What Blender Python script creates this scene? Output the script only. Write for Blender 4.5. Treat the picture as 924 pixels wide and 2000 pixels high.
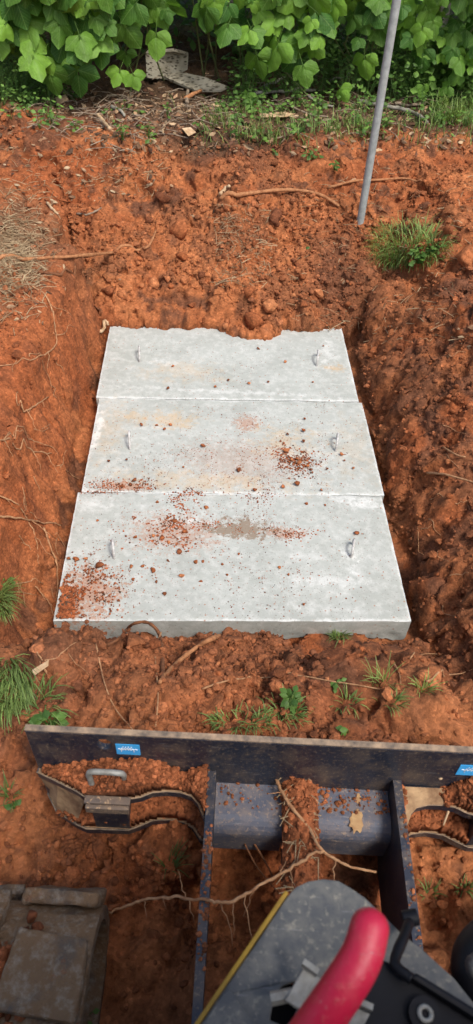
import bpy, bmesh, math, random
import numpy as np
from mathutils import Vector, Matrix, Quaternion
from mathutils.geometry import tessellate_polygon

for o in list(bpy.data.objects): bpy.data.objects.remove(o)
scene = bpy.context.scene
COL = scene.collection
rng = np.random.default_rng(7)
random.seed(7)
R = math.radians

# ------------------------------------------------------------------ camera
PITCH, ROLL, CZ, FPX = 0.79283284, -0.05003175, 1.56, 1387.0
cy_, sy_ = math.cos(PITCH), math.sin(PITCH)
FW = Vector((0, cy_, -sy_))
_rt = Vector((1, 0, 0)); _dn = Vector((0, -sy_, -cy_))
RT = math.cos(ROLL) * _rt + math.sin(ROLL) * _dn
DN = -math.sin(ROLL) * _rt + math.cos(ROLL) * _dn
CAMP = Vector((0, 0, CZ))
cam = bpy.data.cameras.new('camera'); camo = bpy.data.objects.new('camera', cam)
COL.objects.link(camo); scene.camera = camo
m = Matrix.Identity(4)
for i, ax in enumerate((RT, -DN, -FW)):
    for k in range(3): m[k][i] = ax[k]
m.translation = CAMP
camo.matrix_world = m
cam.sensor_fit = 'VERTICAL'; cam.sensor_height = 36; cam.sensor_width = 36
cam.lens = FPX / 2000 * 36
cam.clip_start = 0.05; cam.clip_end = 400
cam.dof.use_dof = True; cam.dof.focus_distance = 2.5; cam.dof.aperture_fstop = 7.5

# ------------------------------------------------------------------ light
SUN_EL, SUN_AZ = 58.0, 140.0        # azimuth clockwise from +Y (towards the right, a little behind)
w = bpy.data.worlds.new('World'); scene.world = w; w.use_nodes = True
nt = w.node_tree; bg = nt.nodes['Background']
sk = nt.nodes.new('ShaderNodeTexSky'); sk.sky_type = 'NISHITA'; sk.sun_disc = False
sk.sun_elevation = R(SUN_EL); sk.sun_rotation = R(SUN_AZ)
sk.air_density = 1.0; sk.dust_density = 4.0; sk.ozone_density = 0.6
nt.links.new(sk.outputs[0], bg.inputs[0]); bg.inputs[1].default_value = 0.105
sl = bpy.data.lights.new('sun', 'SUN'); so = bpy.data.objects.new('sun', sl); COL.objects.link(so)
sl.energy = 1.5; sl.angle = R(14); sl.color = (1.0, 0.97, 0.92)
sd = Vector((math.sin(R(SUN_AZ)) * math.cos(R(SUN_EL)), math.cos(R(SUN_AZ)) * math.cos(R(SUN_EL)), math.sin(R(SUN_EL))))
so.rotation_euler = sd.to_track_quat('Z', 'Y').to_euler(); so.location = sd * 12
vs = scene.view_settings
vs.view_transform = 'Standard'; vs.look = 'None'; vs.gamma = 1; vs.use_curve_mapping = False
vs.exposure = 0.92

# ------------------------------------------------------------------ helpers
def ray(u, v): return FW + RT * ((u - 462) / FPX) + DN * ((v - 1000) / FPX)
def at(u, v, z):
    d = ray(u, v); return CAMP + d * ((z - CZ) / d.z)
def aty(u, v, y):
    d = ray(u, v); return CAMP + d * (y / d.y)

def hsh(x, y, z, s):
    n = (x.astype(np.int64) * 374761393 + y.astype(np.int64) * 668265263 + z.astype(np.int64) * 1442695041 + s * 982451653) & 0xffffffff
    n = ((n ^ (n >> 13)) * 1274126177) & 0xffffffff
    n = ((n ^ (n >> 16)) * 2246822519) & 0xffffffff
    return ((n ^ (n >> 15)) & 0xffffff) / float(0x1000000)
def vnoise(P, f, s=0):
    Q = P * f; I = np.floor(Q); F = Q - I; F = F * F * (3 - 2 * F); I = I.astype(np.int64)
    out = 0
    for a in (0, 1):
        for b in (0, 1):
            for c in (0, 1):
                wgt = (F[:, 0] if a else 1 - F[:, 0]) * (F[:, 1] if b else 1 - F[:, 1]) * (F[:, 2] if c else 1 - F[:, 2])
                out = out + wgt * hsh(I[:, 0] + a, I[:, 1] + b, I[:, 2] + c, s)
    return out * 2 - 1
def fbm(P, f, o=4, s=0, g=.5):
    t = 0; a = 1
    for k in range(o): t = t + a * vnoise(P, f * 2.03 ** k, s + k * 17); a *= g
    return t
def worley(P, f, s=0):          # rounded lumps: 1 at a cell's centre, 0 at its border
    Q = P[:, :2] * f; I = np.floor(Q).astype(np.int64); best = np.full(len(P), 9.); idv = np.zeros(len(P)); Z0 = np.zeros(len(P), np.int64)
    for a in (-1, 0, 1):
        for b in (-1, 0, 1):
            cx = I[:, 0] + a; cy = I[:, 1] + b
            hx = hsh(cx, cy, Z0, s + 1); hy = hsh(cx, cy, Z0, s + 2); hr = hsh(cx, cy, Z0, s + 3)
            d = np.hypot(cx + hx - Q[:, 0], cy + hy - Q[:, 1]) / (.45 + .75 * hr)
            k = d < best; best = np.where(k, d, best); idv = np.where(k, hr, idv)
    return np.sqrt(np.clip(1 - best * best, 0, 1)), idv
def sstep(a, b, x):
    t = np.clip((x - a) / (b - a), 0, 1); return t * t * (3 - 2 * t)

def tag(o, label=None, cat=None, group=None, kind=None):
    if label: o['label'] = label
    if cat: o['category'] = cat
    if group: o['group'] = group
    if kind: o['kind'] = kind
    return o
def link(o, parent=None):
    COL.objects.link(o)
    if parent: o.parent = parent
    return o
def obj(name, me, mat=None, parent=None, loc=None):
    o = bpy.data.objects.new(name, me)
    if mat is not None and len(me.materials) == 0: me.materials.append(mat)
    if loc is not None: o.location = loc
    return link(o, parent)
def empty(name, loc=(0, 0, 0)):
    o = bpy.data.objects.new(name, None); o.empty_display_size = .05; o.location = loc
    return link(o)
def mesh_np(name, V, F, smooth=True, col=None):
    """V (n,3); F (m,3) or (m,4) int array"""
    me = bpy.data.meshes.new(name); V = np.asarray(V, np.float32); F = np.asarray(F, np.int32); k = F.shape[1]
    me.vertices.add(len(V)); me.vertices.foreach_set('co', V.ravel())
    me.loops.add(F.size); me.loops.foreach_set('vertex_index', F.ravel())
    me.polygons.add(len(F)); me.polygons.foreach_set('loop_start', np.arange(0, F.size, k, dtype=np.int32))
    me.polygons.foreach_set('use_smooth', np.full(len(F), smooth))
    me.update(calc_edges=True)
    if col is not None:
        a = me.color_attributes.new('col', 'FLOAT_COLOR', 'POINT')
        c = np.ones((len(V), 4), np.float32); c[:, :3] = col; a.data.foreach_set('color', c.ravel())
    me.validate()
    return me
class MB:
    def __init__(s): s.v = []; s.f = []
    def add(s, vs, fs):
        b = len(s.v); s.v += [tuple(x) for x in vs]; s.f += [tuple(i + b for i in f) for f in fs]; return s
    def box(s, a, b):
        (x0, y0, z0), (x1, y1, z1) = a, b
        return s.add([(x0, y0, z0), (x1, y0, z0), (x1, y1, z0), (x0, y1, z0), (x0, y0, z1), (x1, y0, z1), (x1, y1, z1), (x0, y1, z1)],
                     [(3, 2, 1, 0), (4, 5, 6, 7), (0, 1, 5, 4), (1, 2, 6, 5), (2, 3, 7, 6), (3, 0, 4, 7)])
    def prism(s, outer, off, holes=()):
        """outer: list of 3D points (planar); off: extrusion vector"""
        loops = [[Vector(p) for p in outer]] + [[Vector(p) for p in h] for h in holes]
        tri = tessellate_polygon(loops); pts = [p for l in loops for p in l]; n = len(pts); off = Vector(off)
        nrm = Vector((0, 0, 0))
        for k in range(len(outer)):
            a = loops[0][k]; b = loops[0][(k + 1) % len(outer)]; nrm += a.cross(b)
        flip = nrm.dot(off) > 0          # outer runs counter-clockwise seen from the off side
        vs = pts + [p + off for p in pts]; fs = []
        for t in tri:
            a, b, c = t
            tn = (pts[b] - pts[a]).cross(pts[c] - pts[a])
            if tn.dot(off) > 0: a, c = c, a
            fs.append((a, b, c)); fs.append((c + n, b + n, a + n))
        st = 0
        for l in loops:
            k = len(l)
            for i in range(k):
                j = (i + 1) % k; q = (st + i, st + j, st + j + n, st + i + n)
                fs.append(q if (flip if st == 0 else not flip) else q[::-1])
            st += k
        return s.add(vs, fs)
    def tube(s, pts, rad, n=8, cap=True, wob=0):
        pts = [Vector(p) for p in pts]; m_ = len(pts)
        rad = rad if isinstance(rad, (list, tuple)) else [rad] * m_
        up = Vector((0, 0, 1)); vs = []; fs = []; prev = None
        for i in range(m_):
            t = (pts[min(i + 1, m_ - 1)] - pts[max(i - 1, 0)]).normalized()
            if prev is None:
                a = t.cross(up)
                if a.length < .1: a = t.cross(Vector((1, 0, 0)))
                a.normalize()
            else:
                a = prev - t * prev.dot(t); a.normalize()
            prev = a; b = t.cross(a)
            for k in range(n):
                an = 2 * math.pi * k / n; r_ = rad[i] * (1 + (random.uniform(-wob, wob) if wob else 0))
                vs.append(pts[i] + (a * math.cos(an) + b * math.sin(an)) * r_)
        for i in range(m_ - 1):
            for k in range(n):
                k2 = (k + 1) % n
                fs.append((i * n + k, i * n + k2, (i + 1) * n + k2, (i + 1) * n + k))
        if cap: fs += [tuple(range(n))[::-1], tuple((m_ - 1) * n + k for k in range(n))]
        return s.add(vs, fs)
    def mesh(s, name, smooth=False, bevel=0, seg=2, angle=35):
        me = bpy.data.meshes.new(name); me.from_pydata(s.v, [], s.f); me.validate()
        if bevel:
            bm = bmesh.new(); bm.from_mesh(me); bmesh.ops.remove_doubles(bm, verts=bm.verts, dist=1e-5)
            bmesh.ops.recalc_face_normals(bm, faces=bm.faces)
            ed = [e for e in bm.edges if len(e.link_faces) == 2 and e.calc_face_angle(0) > R(angle)]
            bmesh.ops.bevel(bm, geom=ed, offset=bevel, segments=seg, profile=.6, affect='EDGES', clamp_overlap=True)
            bm.to_mesh(me); bm.free()
        for p in me.polygons: p.use_smooth = smooth
        return me
    def build(s, name, mat, parent=None, **k):
        return obj(name, s.mesh(name, **k), mat, parent)
def catmull(P, n=6):
    P = [Vector(p) for p in P]; out = []
    for i in range(len(P) - 1):
        a = P[max(i - 1, 0)]; b = P[i]; c = P[i + 1]; d = P[min(i + 2, len(P) - 1)]
        for k in range(n):
            t = k / n
            out.append(.5 * ((2 * b) + (c - a) * t + (2 * a - 5 * b + 4 * c - d) * t * t + (3 * b - a - 3 * c + d) * t ** 3))
    out.append(P[-1]); return out

# ------------------------------------------------------------------ materials
def newmat(name):
    m = bpy.data.materials.new(name); m.use_nodes = True; n = m.node_tree; b = n.nodes['Principled BSDF']
    return m, n, b
def nd(n, t, **k):
    x = n.nodes.new('ShaderNode' + t)
    for a, v in k.items():
        if a in x.inputs.keys(): x.inputs[a].default_value = v
        else: setattr(x, a, v)
    return x
def noise(n, scale, detail=4, rough=.55, vec=None, dist=0):
    x = nd(n, 'TexNoise', Scale=scale, Detail=detail, Roughness=rough, Distortion=dist)
    if vec is not None: n.links.new(vec, x.inputs['Vector'])
    return x.outputs['Fac']
def ramp(n, src, stops):
    x = n.nodes.new('ShaderNodeValToRGB'); e = x.color_ramp.elements
    while len(e) < len(stops): e.new(.5)
    for k, (p, c) in enumerate(stops):
        e[k].position = p; e[k].color = (c, c, c, 1) if isinstance(c, (int, float)) else (*c, 1)
    n.links.new(src, x.inputs[0]); return x.outputs[0]
def mixc(n, fac, a, b, mode='MIX'):
    x = n.nodes.new('ShaderNodeMix'); x.data_type = 'RGBA'; x.blend_type = mode
    for i, s in ((0, fac), (6, a), (7, b)):
        if hasattr(s, 'is_linked') or isinstance(s, bpy.types.NodeSocket): n.links.new(s, x.inputs[i])
        elif i == 0: x.inputs[0].default_value = s
        else: x.inputs[i].default_value = (*s, 1)
    return x.outputs[2]
def mth(n, op, a, b=None):
    x = n.nodes.new('ShaderNodeMath'); x.operation = op
    for i, s in ((0, a), (1, b)):
        if s is None: continue
        if isinstance(s, bpy.types.NodeSocket): n.links.new(s, x.inputs[i])
        else: x.inputs[i].default_value = s
    return x.outputs[0]
def bump(n, b, h, strength=.5, dist=.01):
    x = nd(n, 'Bump', Strength=strength, Distance=dist); n.links.new(h, x.inputs['Height']); n.links.new(x.outputs[0], b.inputs['Normal'])
def coords(n, kind='Object'):
    return nd(n, 'TexCoord').outputs[kind]
def gpos(n): return nd(n, 'NewGeometry').outputs['Position']

def soil_material(name, attr=True, rand=False):
    m, n, b = newmat(name)
    P = gpos(n)
    if attr: c = nd(n, 'Attribute', attribute_name='col').outputs['Color']
    else:
        rnd = nd(n, 'ObjectInfo').outputs['Random']
        c = ramp(n, rnd, [(0, (.16, .056, .026)), (.5, (.32, .100, .036)), (1, (.46, .18, .075))])
    v1 = ramp(n, noise(n, 30, 6, .68, P), [(.3, .58), (.7, 1.38)])
    vo = nd(n, 'TexVoronoi', Scale=130); n.links.new(P, vo.inputs['Vector'])
    vc = nd(n, 'SeparateColor'); n.links.new(vo.outputs['Color'], vc.inputs[0])
    v2 = ramp(n, vc.outputs[0], [(.0, .82), (.85, 1.12), (1, 1.4)])
    c = mixc(n, 1, c, v1, 'MULTIPLY'); c = mixc(n, 1, c, v2, 'MULTIPLY')
    n.links.new(c, b.inputs['Base Color'])
    b.inputs['Roughness'].default_value = .93; b.inputs['Specular IOR Level'].default_value = .18
    vo2 = nd(n, 'TexVoronoi', Scale=62); n.links.new(P, vo2.inputs['Vector'])
    h = mth(n, 'ADD', noise(n, 90, 5, .7, P), mth(n, 'MULTIPLY', noise(n, 420, 3, .6, P), .4))
    h = mth(n, 'SUBTRACT', h, mth(n, 'ADD', mth(n, 'MULTIPLY', vo.outputs['Distance'], .35), mth(n, 'MULTIPLY', vo2.outputs['Distance'], .5)))
    bump(n, b, h, .75, .007)
    return m
M = {}
M['soil'] = soil_material('red_clay_soil')
M['clod'] = soil_material('clay_clod', attr=False)

def simple(name, c, rough=.8, spec=.3, var=.25, vs_=40, bmp=.3, bd=.004, metal=0, c2=None, kind='Object'):
    m, n, b = newmat(name); P = coords(n, kind)
    f = noise(n, vs_, 5, .6, P)
    if c2 is None: c2 = tuple(x * (1 - 2 * var) for x in c)
    n.links.new(ramp(n, f, [(.32, c2), (.68, c)]), b.inputs['Base Color'])
    b.inputs['Roughness'].default_value = rough; b.inputs['Specular IOR Level'].default_value = spec; b.inputs['Metallic'].default_value = metal
    bump(n, b, noise(n, vs_ * 3, 4, .6, P), bmp, bd)
    return m
M['root'] = simple('root_bark', (.46, .22, .10), .85, .2, c2=(.24, .095, .04), vs_=60)
M['root_dark'] = simple('root_bark_dark', (.26, .11, .05), .85, .2, c2=(.11, .045, .022), vs_=60)
M['rootlet'] = simple('rootlet', (.50, .29, .15), .85, .2, c2=(.27, .125, .06), vs_=60, bmp=.6)
M['stick'] = simple('dry_stick', (.36, .29, .21), .9, .2, c2=(.16, .11, .075), vs_=45)
M['branch'] = simple('grey_branch', (.34, .32, .27), .9, .2, c2=(.16, .145, .11), vs_=40)
M['chip'] = simple('split_wood', (.62, .46, .29), .85, .2, c2=(.38, .23, .12), vs_=30)
M['straw'] = simple('straw', (.46, .35, .21), .85, .2, c2=(.22, .14, .075), vs_=20, kind='Generated')

def litter_material():
    m, n, b = newmat('dead_leaf')
    c = nd(n, 'Attribute', attribute_name='col').outputs['Color']
    c = mixc(n, 1, c, ramp(n, noise(n, 90, 4, .6, gpos(n)), [(.3, .6), (.7, 1.3)]), 'MULTIPLY')
    n.links.new(c, b.inputs['Base Color']); b.inputs['Roughness'].default_value = .8; b.inputs['Specular IOR Level'].default_value = .25
    return m
M['litter'] = litter_material()

def leaf_material(name, attr, veins=True, dark=(.05, .15, .022), light=(.23, .44, .05)):
    m, n, b = newmat(name); out = n.nodes['Material Output']
    if attr: rnd = nd(n, 'Attribute', attribute_name='col').outputs['Fac']
    else: rnd = nd(n, 'ObjectInfo').outputs['Random']
    mid = tuple((a + d) * .42 for a, d in zip(dark, light))
    c = ramp(n, rnd, [(0, dark), (.55, mid), (1, light)])
    if veins:
        uv = nd(n, 'UVMap').outputs[0]; sp = nd(n, 'SeparateXYZ'); n.links.new(uv, sp.inputs[0])
        ax = mth(n, 'ABSOLUTE', mth(n, 'SUBTRACT', sp.outputs[0], .5))
        midrib = mth(n, 'LESS_THAN', ax, .018)
        q = mth(n, 'SUBTRACT', mth(n, 'MULTIPLY', sp.outputs[1], 6.0), mth(n, 'MULTIPLY', ax, 6.0))
        side = mth(n, 'LESS_THAN', mth(n, 'ABSOLUTE', mth(n, 'SUBTRACT', mth(n, 'FRACT', q), .5)), .07)
        vein = mth(n, 'MAXIMUM', midrib, mth(n, 'MULTIPLY', side, .55))
        c = mixc(n, mth(n, 'MULTIPLY', vein, .45), c, (.26, .42, .12))
        bump(n, b, mth(n, 'SUBTRACT', noise(n, 9, 3, .5, uv), mth(n, 'MULTIPLY', vein, .4)), .5, .01)
    c = mixc(n, 1, c, ramp(n, noise(n, 14, 4, .6, gpos(n)), [(.3, .75), (.7, 1.2)]), 'MULTIPLY')
    n.links.new(c, b.inputs['Base Color']); b.inputs['Roughness'].default_value = .52; b.inputs['Specular IOR Level'].default_value = .35
    tr = nd(n, 'BsdfTranslucent'); n.links.new(mixc(n, 1, c, (1.25, 1.35, .55), 'MULTIPLY'), tr.inputs[0])
    mx = nd(n, 'MixShader', Fac=.33); n.links.new(b.outputs[0], mx.inputs[1]); n.links.new(tr.outputs[0], mx.inputs[2])
    n.links.new(mx.outputs[0], out.inputs['Surface'])
    return m
M['kudzu'] = leaf_material('kudzu_leaf', False)
M['kudzu_mass'] = leaf_material('kudzu_leaf_mass', True)
M['weed'] = leaf_material('weed_leaf', True, False, (.05, .12, .025), (.20, .36, .07))
M['grass'] = leaf_material('grass_blade', True, False, (.09, .15, .04), (.30, .42, .12))
M['stem'] = simple('green_stem', (.16, .20, .07), .7, .3, c2=(.10, .10, .04), vs_=30)

SLZ = CZ - 1.97877059           # top of the concrete lids
SD = 0.62591857; SW = 1.22
def concrete_material():
    m, n, b = newmat('precast_concrete'); P = gpos(n)
    base = ramp(n, noise(n, 5.5, 5, .6, P), [(.25, (.335, .355, .325)), (.75, (.455, .48, .452))])
    base = mixc(n, ramp(n, noise(n, 34, 5, .65, P), [(.45, 0.0), (.75, .55)]), base, (.66, .67, .64))
    base = mixc(n, ramp(n, noise(n, 170, 3, .6, P), [(.3, .5), (.55, 0.0)]), base, (.36, .365, .33))
    # lime scuffs, dragged streaks
    mp = nd(n, 'Mapping'); n.links.new(P, mp.inputs[0]); mp.inputs['Scale'].default_value = (1.0, 5.0, 1); mp.inputs['Rotation'].default_value = (0, 0, .5)
    base = mixc(n, ramp(n, noise(n, 6, 6, .7, mp.outputs[0], 1.2), [(.60, 0.0), (.80, .40)]), base, (.66, .68, .66))
    # stains with a shape of their own: (u, v, ru, rv, colour, amount) at their place on the lids
    def ell(u, v, ru, rv, soft, nz):
        c = at(u, v, SLZ); ex = (at(u + ru, v, SLZ) - c).length; ey = (at(u, v - rv, SLZ) - c).length
        s = nd(n, 'VectorMath', operation='SUBTRACT'); n.links.new(P, s.inputs[0]); s.inputs[1].default_value = c
        k = nd(n, 'VectorMath', operation='MULTIPLY'); n.links.new(s.outputs[0], k.inputs[0]); k.inputs[1].default_value = (1 / ex, 1 / ey, 0)
        l = nd(n, 'VectorMath', operation='LENGTH'); n.links.new(k.outputs[0], l.inputs[0])
        r_ = mth(n, 'ADD', l.outputs['Value'], mth(n, 'MULTIPLY', mth(n, 'SUBTRACT', noise(n, nz * 1.6, 8, .78, P), .5), 6.5))
        return ramp(n, r_, [(1 - soft if soft < 1 else 0, 1.0), (1.0, 0.0)])
    ochre = (.56, .36, .16); clay = (.40, .17, .08); wht = (.83, .84, .82); grit = (.25, .20, .15)
    for (u, v, ru, rv, c, a, soft, nz) in [
        (335, 818, 60, 18, ochre, .40, .8, 14), (265, 815, 40, 14, ochre, .35, .8, 16), (482, 826, 24, 14, clay, .6, .7, 30),
        (560, 865, 70, 34, ochre, .32, .8, 14), (470, 900, 110, 40, clay, .28, .9, 26), (210, 840, 40, 60, ochre, .22, .9, 12),
        (360, 725, 80, 22, ochre, .22, .9, 14), (655, 718, 26, 8, ochre, .45, .8, 18), (400, 940, 200, 22, ochre, .3, .9, 14),
        (170, 1160, 60, 45, clay, .75, .6, 18), (340, 1040, 80, 32, clay, .5, .7, 22), (240, 948, 44, 10, clay, .7, .6, 24),
        (475, 1034, 72, 20, grit, .95, .4, 12), (560, 1042, 40, 10, clay, .5, .7, 24), (690, 870, 50, 60, ochre, .15, .9, 12),
        (650, 1135, 70, 12, wht, .4, .8, 14), (690, 1090, 22, 24, wht, .6, .8, 14), (640, 1190, 110, 8, wht, .3, .9, 12), (600, 1085, 60, 8, wht, .3, .9, 16), (320, 706, 30, 8, wht, .4, .8, 12),
        (440, 764, 200, 4, wht, .4, .8, 16), (640, 690, 24, 26, wht, .45, .9, 14), (370, 1017, 28, 8, wht, .7, .7, 14), (705, 980, 60, 14, wht, .6, .8, 12),
        (180, 985, 40, 22, wht, .4, .9, 12), (190, 840, 10, 40, wht, .7, .8, 12)]:
        f = ell(u, v, ru, rv, soft if c != clay else soft * .35, nz if c != clay else nz * 1.6); f = mth(n, 'MULTIPLY', f, min(a * 1.15, .97) * (.75 if c == clay else 1) if c != wht else a * .7)
        base = mixc(n, f, base, c)
    oc = nd(n, 'SeparateXYZ'); n.links.new(coords(n, 'Object'), oc.inputs[0])
    ex = mth(n, 'MINIMUM', oc.outputs[0], mth(n, 'SUBTRACT', SW, oc.outputs[0])); ey = mth(n, 'MINIMUM', oc.outputs[1], mth(n, 'ABSOLUTE', mth(n, 'SUBTRACT', SD - .004, oc.outputs[1])))
    ed = mth(n, 'ADD', mth(n, 'MINIMUM', ex, ey), mth(n, 'MULTIPLY', mth(n, 'SUBTRACT', noise(n, 25, 6, .75, P), .5), .045))
    base = mixc(n, mth(n, 'MULTIPLY', ramp(n, ed, [(.0, .6), (.010, 0.0)]), mth(n, 'GREATER_THAN', oc.outputs[2], -.006)), base, (.72, .74, .72))
    spk = nd(n, 'TexVoronoi', Scale=46); n.links.new(P, spk.inputs['Vector']); spc = nd(n, 'SeparateColor'); n.links.new(spk.outputs['Color'], spc.inputs[0])
    sf = mth(n, 'MULTIPLY', ramp(n, spk.outputs['Distance'], [(.10, 1.0), (.2, 0.0)]), mth(n, 'GREATER_THAN', spc.outputs[0], .62))
    base = mixc(n, mth(n, 'MULTIPLY', sf, .7), base, (.34, .15, .075))
    vo = nd(n, 'TexVoronoi', Scale=85); n.links.new(P, vo.inputs['Vector'])
    pit = ramp(n, vo.outputs['Distance'], [(.09, 1.0), (.16, 0.0)])
    base = mixc(n, mth(n, 'MULTIPLY', pit, .75), base, (.16, .13, .10))
    n.links.new(base, b.inputs['Base Color']); b.inputs['Roughness'].default_value = .85; b.inputs['Specular IOR Level'].default_value = .25
    h = mth(n, 'SUBTRACT', mth(n, 'ADD', noise(n, 60, 6, .6, P), mth(n, 'MULTIPLY', noise(n, 300, 3, .6, P), .4)), pit)
    bump(n, b, h, .35, .004)
    return m
M['concrete'] = concrete_material()
M['cement_bar'] = simple('cement_coated_bar', (.66, .66, .64), .8, .3, c2=(.34, .33, .31), vs_=55)

def steel_paint(name, paint, dust=(.42, .29, .17), amt=.5, rough=.42, sc=18):
    m, n, b = newmat(name); P = gpos(n)
    f = ramp(n, noise(n, sc, 6, .68, P), [(.50 - .12 * amt, 0.0), (.72, .25 + .6 * amt)])
    sp = ramp(n, noise(n, 130, 4, .65, P), [(.55, 0.0), (.68, .55 * amt + .2)])
    f2 = mth(n, 'MINIMUM', mth(n, 'ADD', mth(n, 'MULTIPLY', f, .55), sp), .95)
    mp = nd(n, 'Mapping'); n.links.new(P, mp.inputs[0]); mp.inputs['Scale'].default_value = (3, 40, 40); mp.inputs['Rotation'].default_value = (.2, .4, .3)
    scr = ramp(n, noise(n, 7, 3, .6, mp.outputs[0]), [(.66, 0.0), (.72, .5)])
    c = mixc(n, scr, paint, (.24, .24, .25)); c = mixc(n, f2, c, dust)
    n.links.new(c, b.inputs['Base Color'])
    b.inputs['Metallic'].default_value = 0; n.links.new(mth(n, 'ADD', mth(n, 'MULTIPLY', f2, .45), rough), b.inputs['Roughness'])
    bump(n, b, mth(n, 'ADD', f2, mth(n, 'MULTIPLY', noise(n, 260, 3, .6, P), .3)), .3, .003)
    return m
M['paint'] = steel_paint('black_blue_paint', (.014, .019, .033), amt=.20)
M['paint_tan'] = steel_paint('mud_caked_steel', (.05, .045, .05), dust=(.50, .33, .19), amt=1.25, rough=.6, sc=12)
M['beam'] = steel_paint('slate_paint', (.075, .083, .115), dust=(.34, .25, .18), amt=.75, rough=.6, sc=40)
M['caked'] = simple('caked_tan_mud', (.44, .29, .16), .92, .15, c2=(.20, .115, .065), vs_=26, kind='Object', bmp=.8)
M['splash'] = simple('tan_clay_smear', (.46, .30, .15), .9, .2, c2=(.30, .16, .075), vs_=60, kind='Object')
M['edge'] = simple('dusty_steel_edge', (.40, .28, .18), .8, .3, c2=(.09, .075, .065), vs_=38)
M['galv'] = simple('galvanised_steel', (.36, .36, .33), .55, .4, c2=(.20, .19, .165), vs_=60, metal=.2, bmp=.2)
M['pipe'] = simple('galvanised_pipe', (.36, .385, .375), .5, .4, c2=(.24, .26, .25), vs_=34, metal=.0, bmp=.2)
def rubber_material():
    m, n, b = newmat('muddy_rubber'); P = gpos(n)
    c = mixc(n, ramp(n, noise(n, 11, 6, .65, P), [(.30, 0.0), (.48, 1.0)]), (.085, .083, .078), (.20, .122, .066))
    c = mixc(n, ramp(n, noise(n, 60, 5, .7, P), [(.48, 0.0), (.68, .8)]), c, (.31, .26, .20))
    c = mixc(n, ramp(n, noise(n, 17, 5, .7, P, .5), [(.60, 0.0), (.70, .8)]), c, (.24, .085, .035))
    n.links.new(c, b.inputs['Base Color']); b.inputs['Roughness'].default_value = .8; b.inputs['Specular IOR Level'].default_value = .25
    bump(n, b, mth(n, 'ADD', noise(n, 26, 6, .7, P), mth(n, 'MULTIPLY', noise(n, 190, 4, .6, P), .4)), .9, .012)
    return m
M['rubber'] = rubber_material()
M['mudcake'] = simple('dried_mud_cake', (.36, .17, .08), .95, .15, c2=(.17, .085, .045), vs_=22, bmp=.7, bd=.01)
M['deck'] = steel_paint('scuffed_grey_deck', (.07, .075, .08), dust=(.30, .28, .23), amt=.8, rough=.6, sc=42)
M['plastic'] = simple('black_plastic', (.007, .008, .012), .5, .2, c2=(.005, .005, .007), vs_=25, bmp=.08)
M['yellow'] = simple('yellow_paint', (.40, .24, .025), .55, .3, c2=(.22, .13, .02), vs_=40, bmp=.1)
M['red'] = steel_paint('red_grip', (.43, .008, .042), dust=(.40, .10, .085), amt=.12, rough=.45, sc=60)
M['blue'] = simple('blue_sticker', (.06, .44, .88), .5, .3, c2=(.05, .37, .80), vs_=60, bmp=.05)
M['white'] = simple('white_print', (.80, .86, .90), .5, .3, c2=(.6, .68, .74), vs_=60, bmp=.02)

# ------------------------------------------------------------------ ground: one sheet with the pit dug into it
SO = Vector((-0.59905335, 1.39578963, 0)); SR = 0.05759699; SD = 0.62591857; SW = 1.22
ca, sa = math.cos(SR), math.sin(SR)
def st_of(x, y):
    dx = x - SO.x; dy = y - SO.y
    return dx * ca + dy * sa, -dx * sa + dy * ca
def xy_of(s, t): return SO.x + ca * s - sa * t, SO.y + sa * s + ca * t

def axis(parts, far0, far1, g=1.16):
    a = []
    for (p0, p1, d) in parts: a += list(np.arange(p0, p1 - d * .25, d))
    a.append(parts[-1][1])
    d = parts[0][2]; x = a[0]; lo = []
    while x > far0: d *= g; x -= d; lo.append(x)
    d = parts[-1][2]; x = a[-1]; hi = []
    while x < far1: d *= g; x += d; hi.append(x)
    return np.array(lo[::-1] + a + hi)
X = axis([(-2.3, -1.15, .014), (-1.15, 1.2, .007), (1.2, 2.3, .014)], -70, 70)
Y = axis([(.12, 4.7, .007), (4.7, 7.2, .016)], -40, 110)
NX, NY = len(X), len(Y)
gx, gy = np.meshgrid(X, Y); px_, py_ = gx.ravel(), gy.ravel()
P0 = np.stack([px_, py_, np.zeros_like(px_)], 1)
S, T = st_of(px_, py_)
w1 = fbm(P0, 2.2, 3, 5) ; w2 = fbm(P0, 7, 3, 9); w3 = fbm(P0, 16, 3, 19)
DEP = .535
dl = -(S + .045) + (.03 + .06 * sstep(1.3, 2.2, T)) * w1 + (.02 + .03 * sstep(1.2, 2.0, T)) * w2 + .012 * w3
dr = (S - SW - .05) + .04 * w1 + .03 * w2
df = -(T + .015) + .03 * w1 + .03 * w2 - .20 * sstep(.48, .80, px_)
TB = 3 * SD - .005 + .012 * w2 + .014 * w3 - .10 * np.exp(-((S - .72) / .15) ** 2)
db = T - TB
# walls: left cut nearly upright, right cut rough and battered, back a long slope of spoil, front a short one
topL = .20 + .09 * sstep(1.4, 2.4, T)
rl = DEP * (.88 * sstep(0, 1, dl / topL) + .12 * sstep(.8, 2.2, dl / topL))
rr = DEP * (.55 * sstep(0, .22, dr) + .45 * sstep(.14, .60, dr))
rf = DEP * (.10 * sstep(0, .06, df) + .90 * sstep(.05, .60, df))
rb = .135 * sstep(-.01, .035, db) + (DEP - .135) * (.35 * sstep(0, .45, db) + .65 * sstep(.25, 1.25, db))
h = np.maximum(np.maximum(rl, rr), np.maximum(rf, rb))
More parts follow.
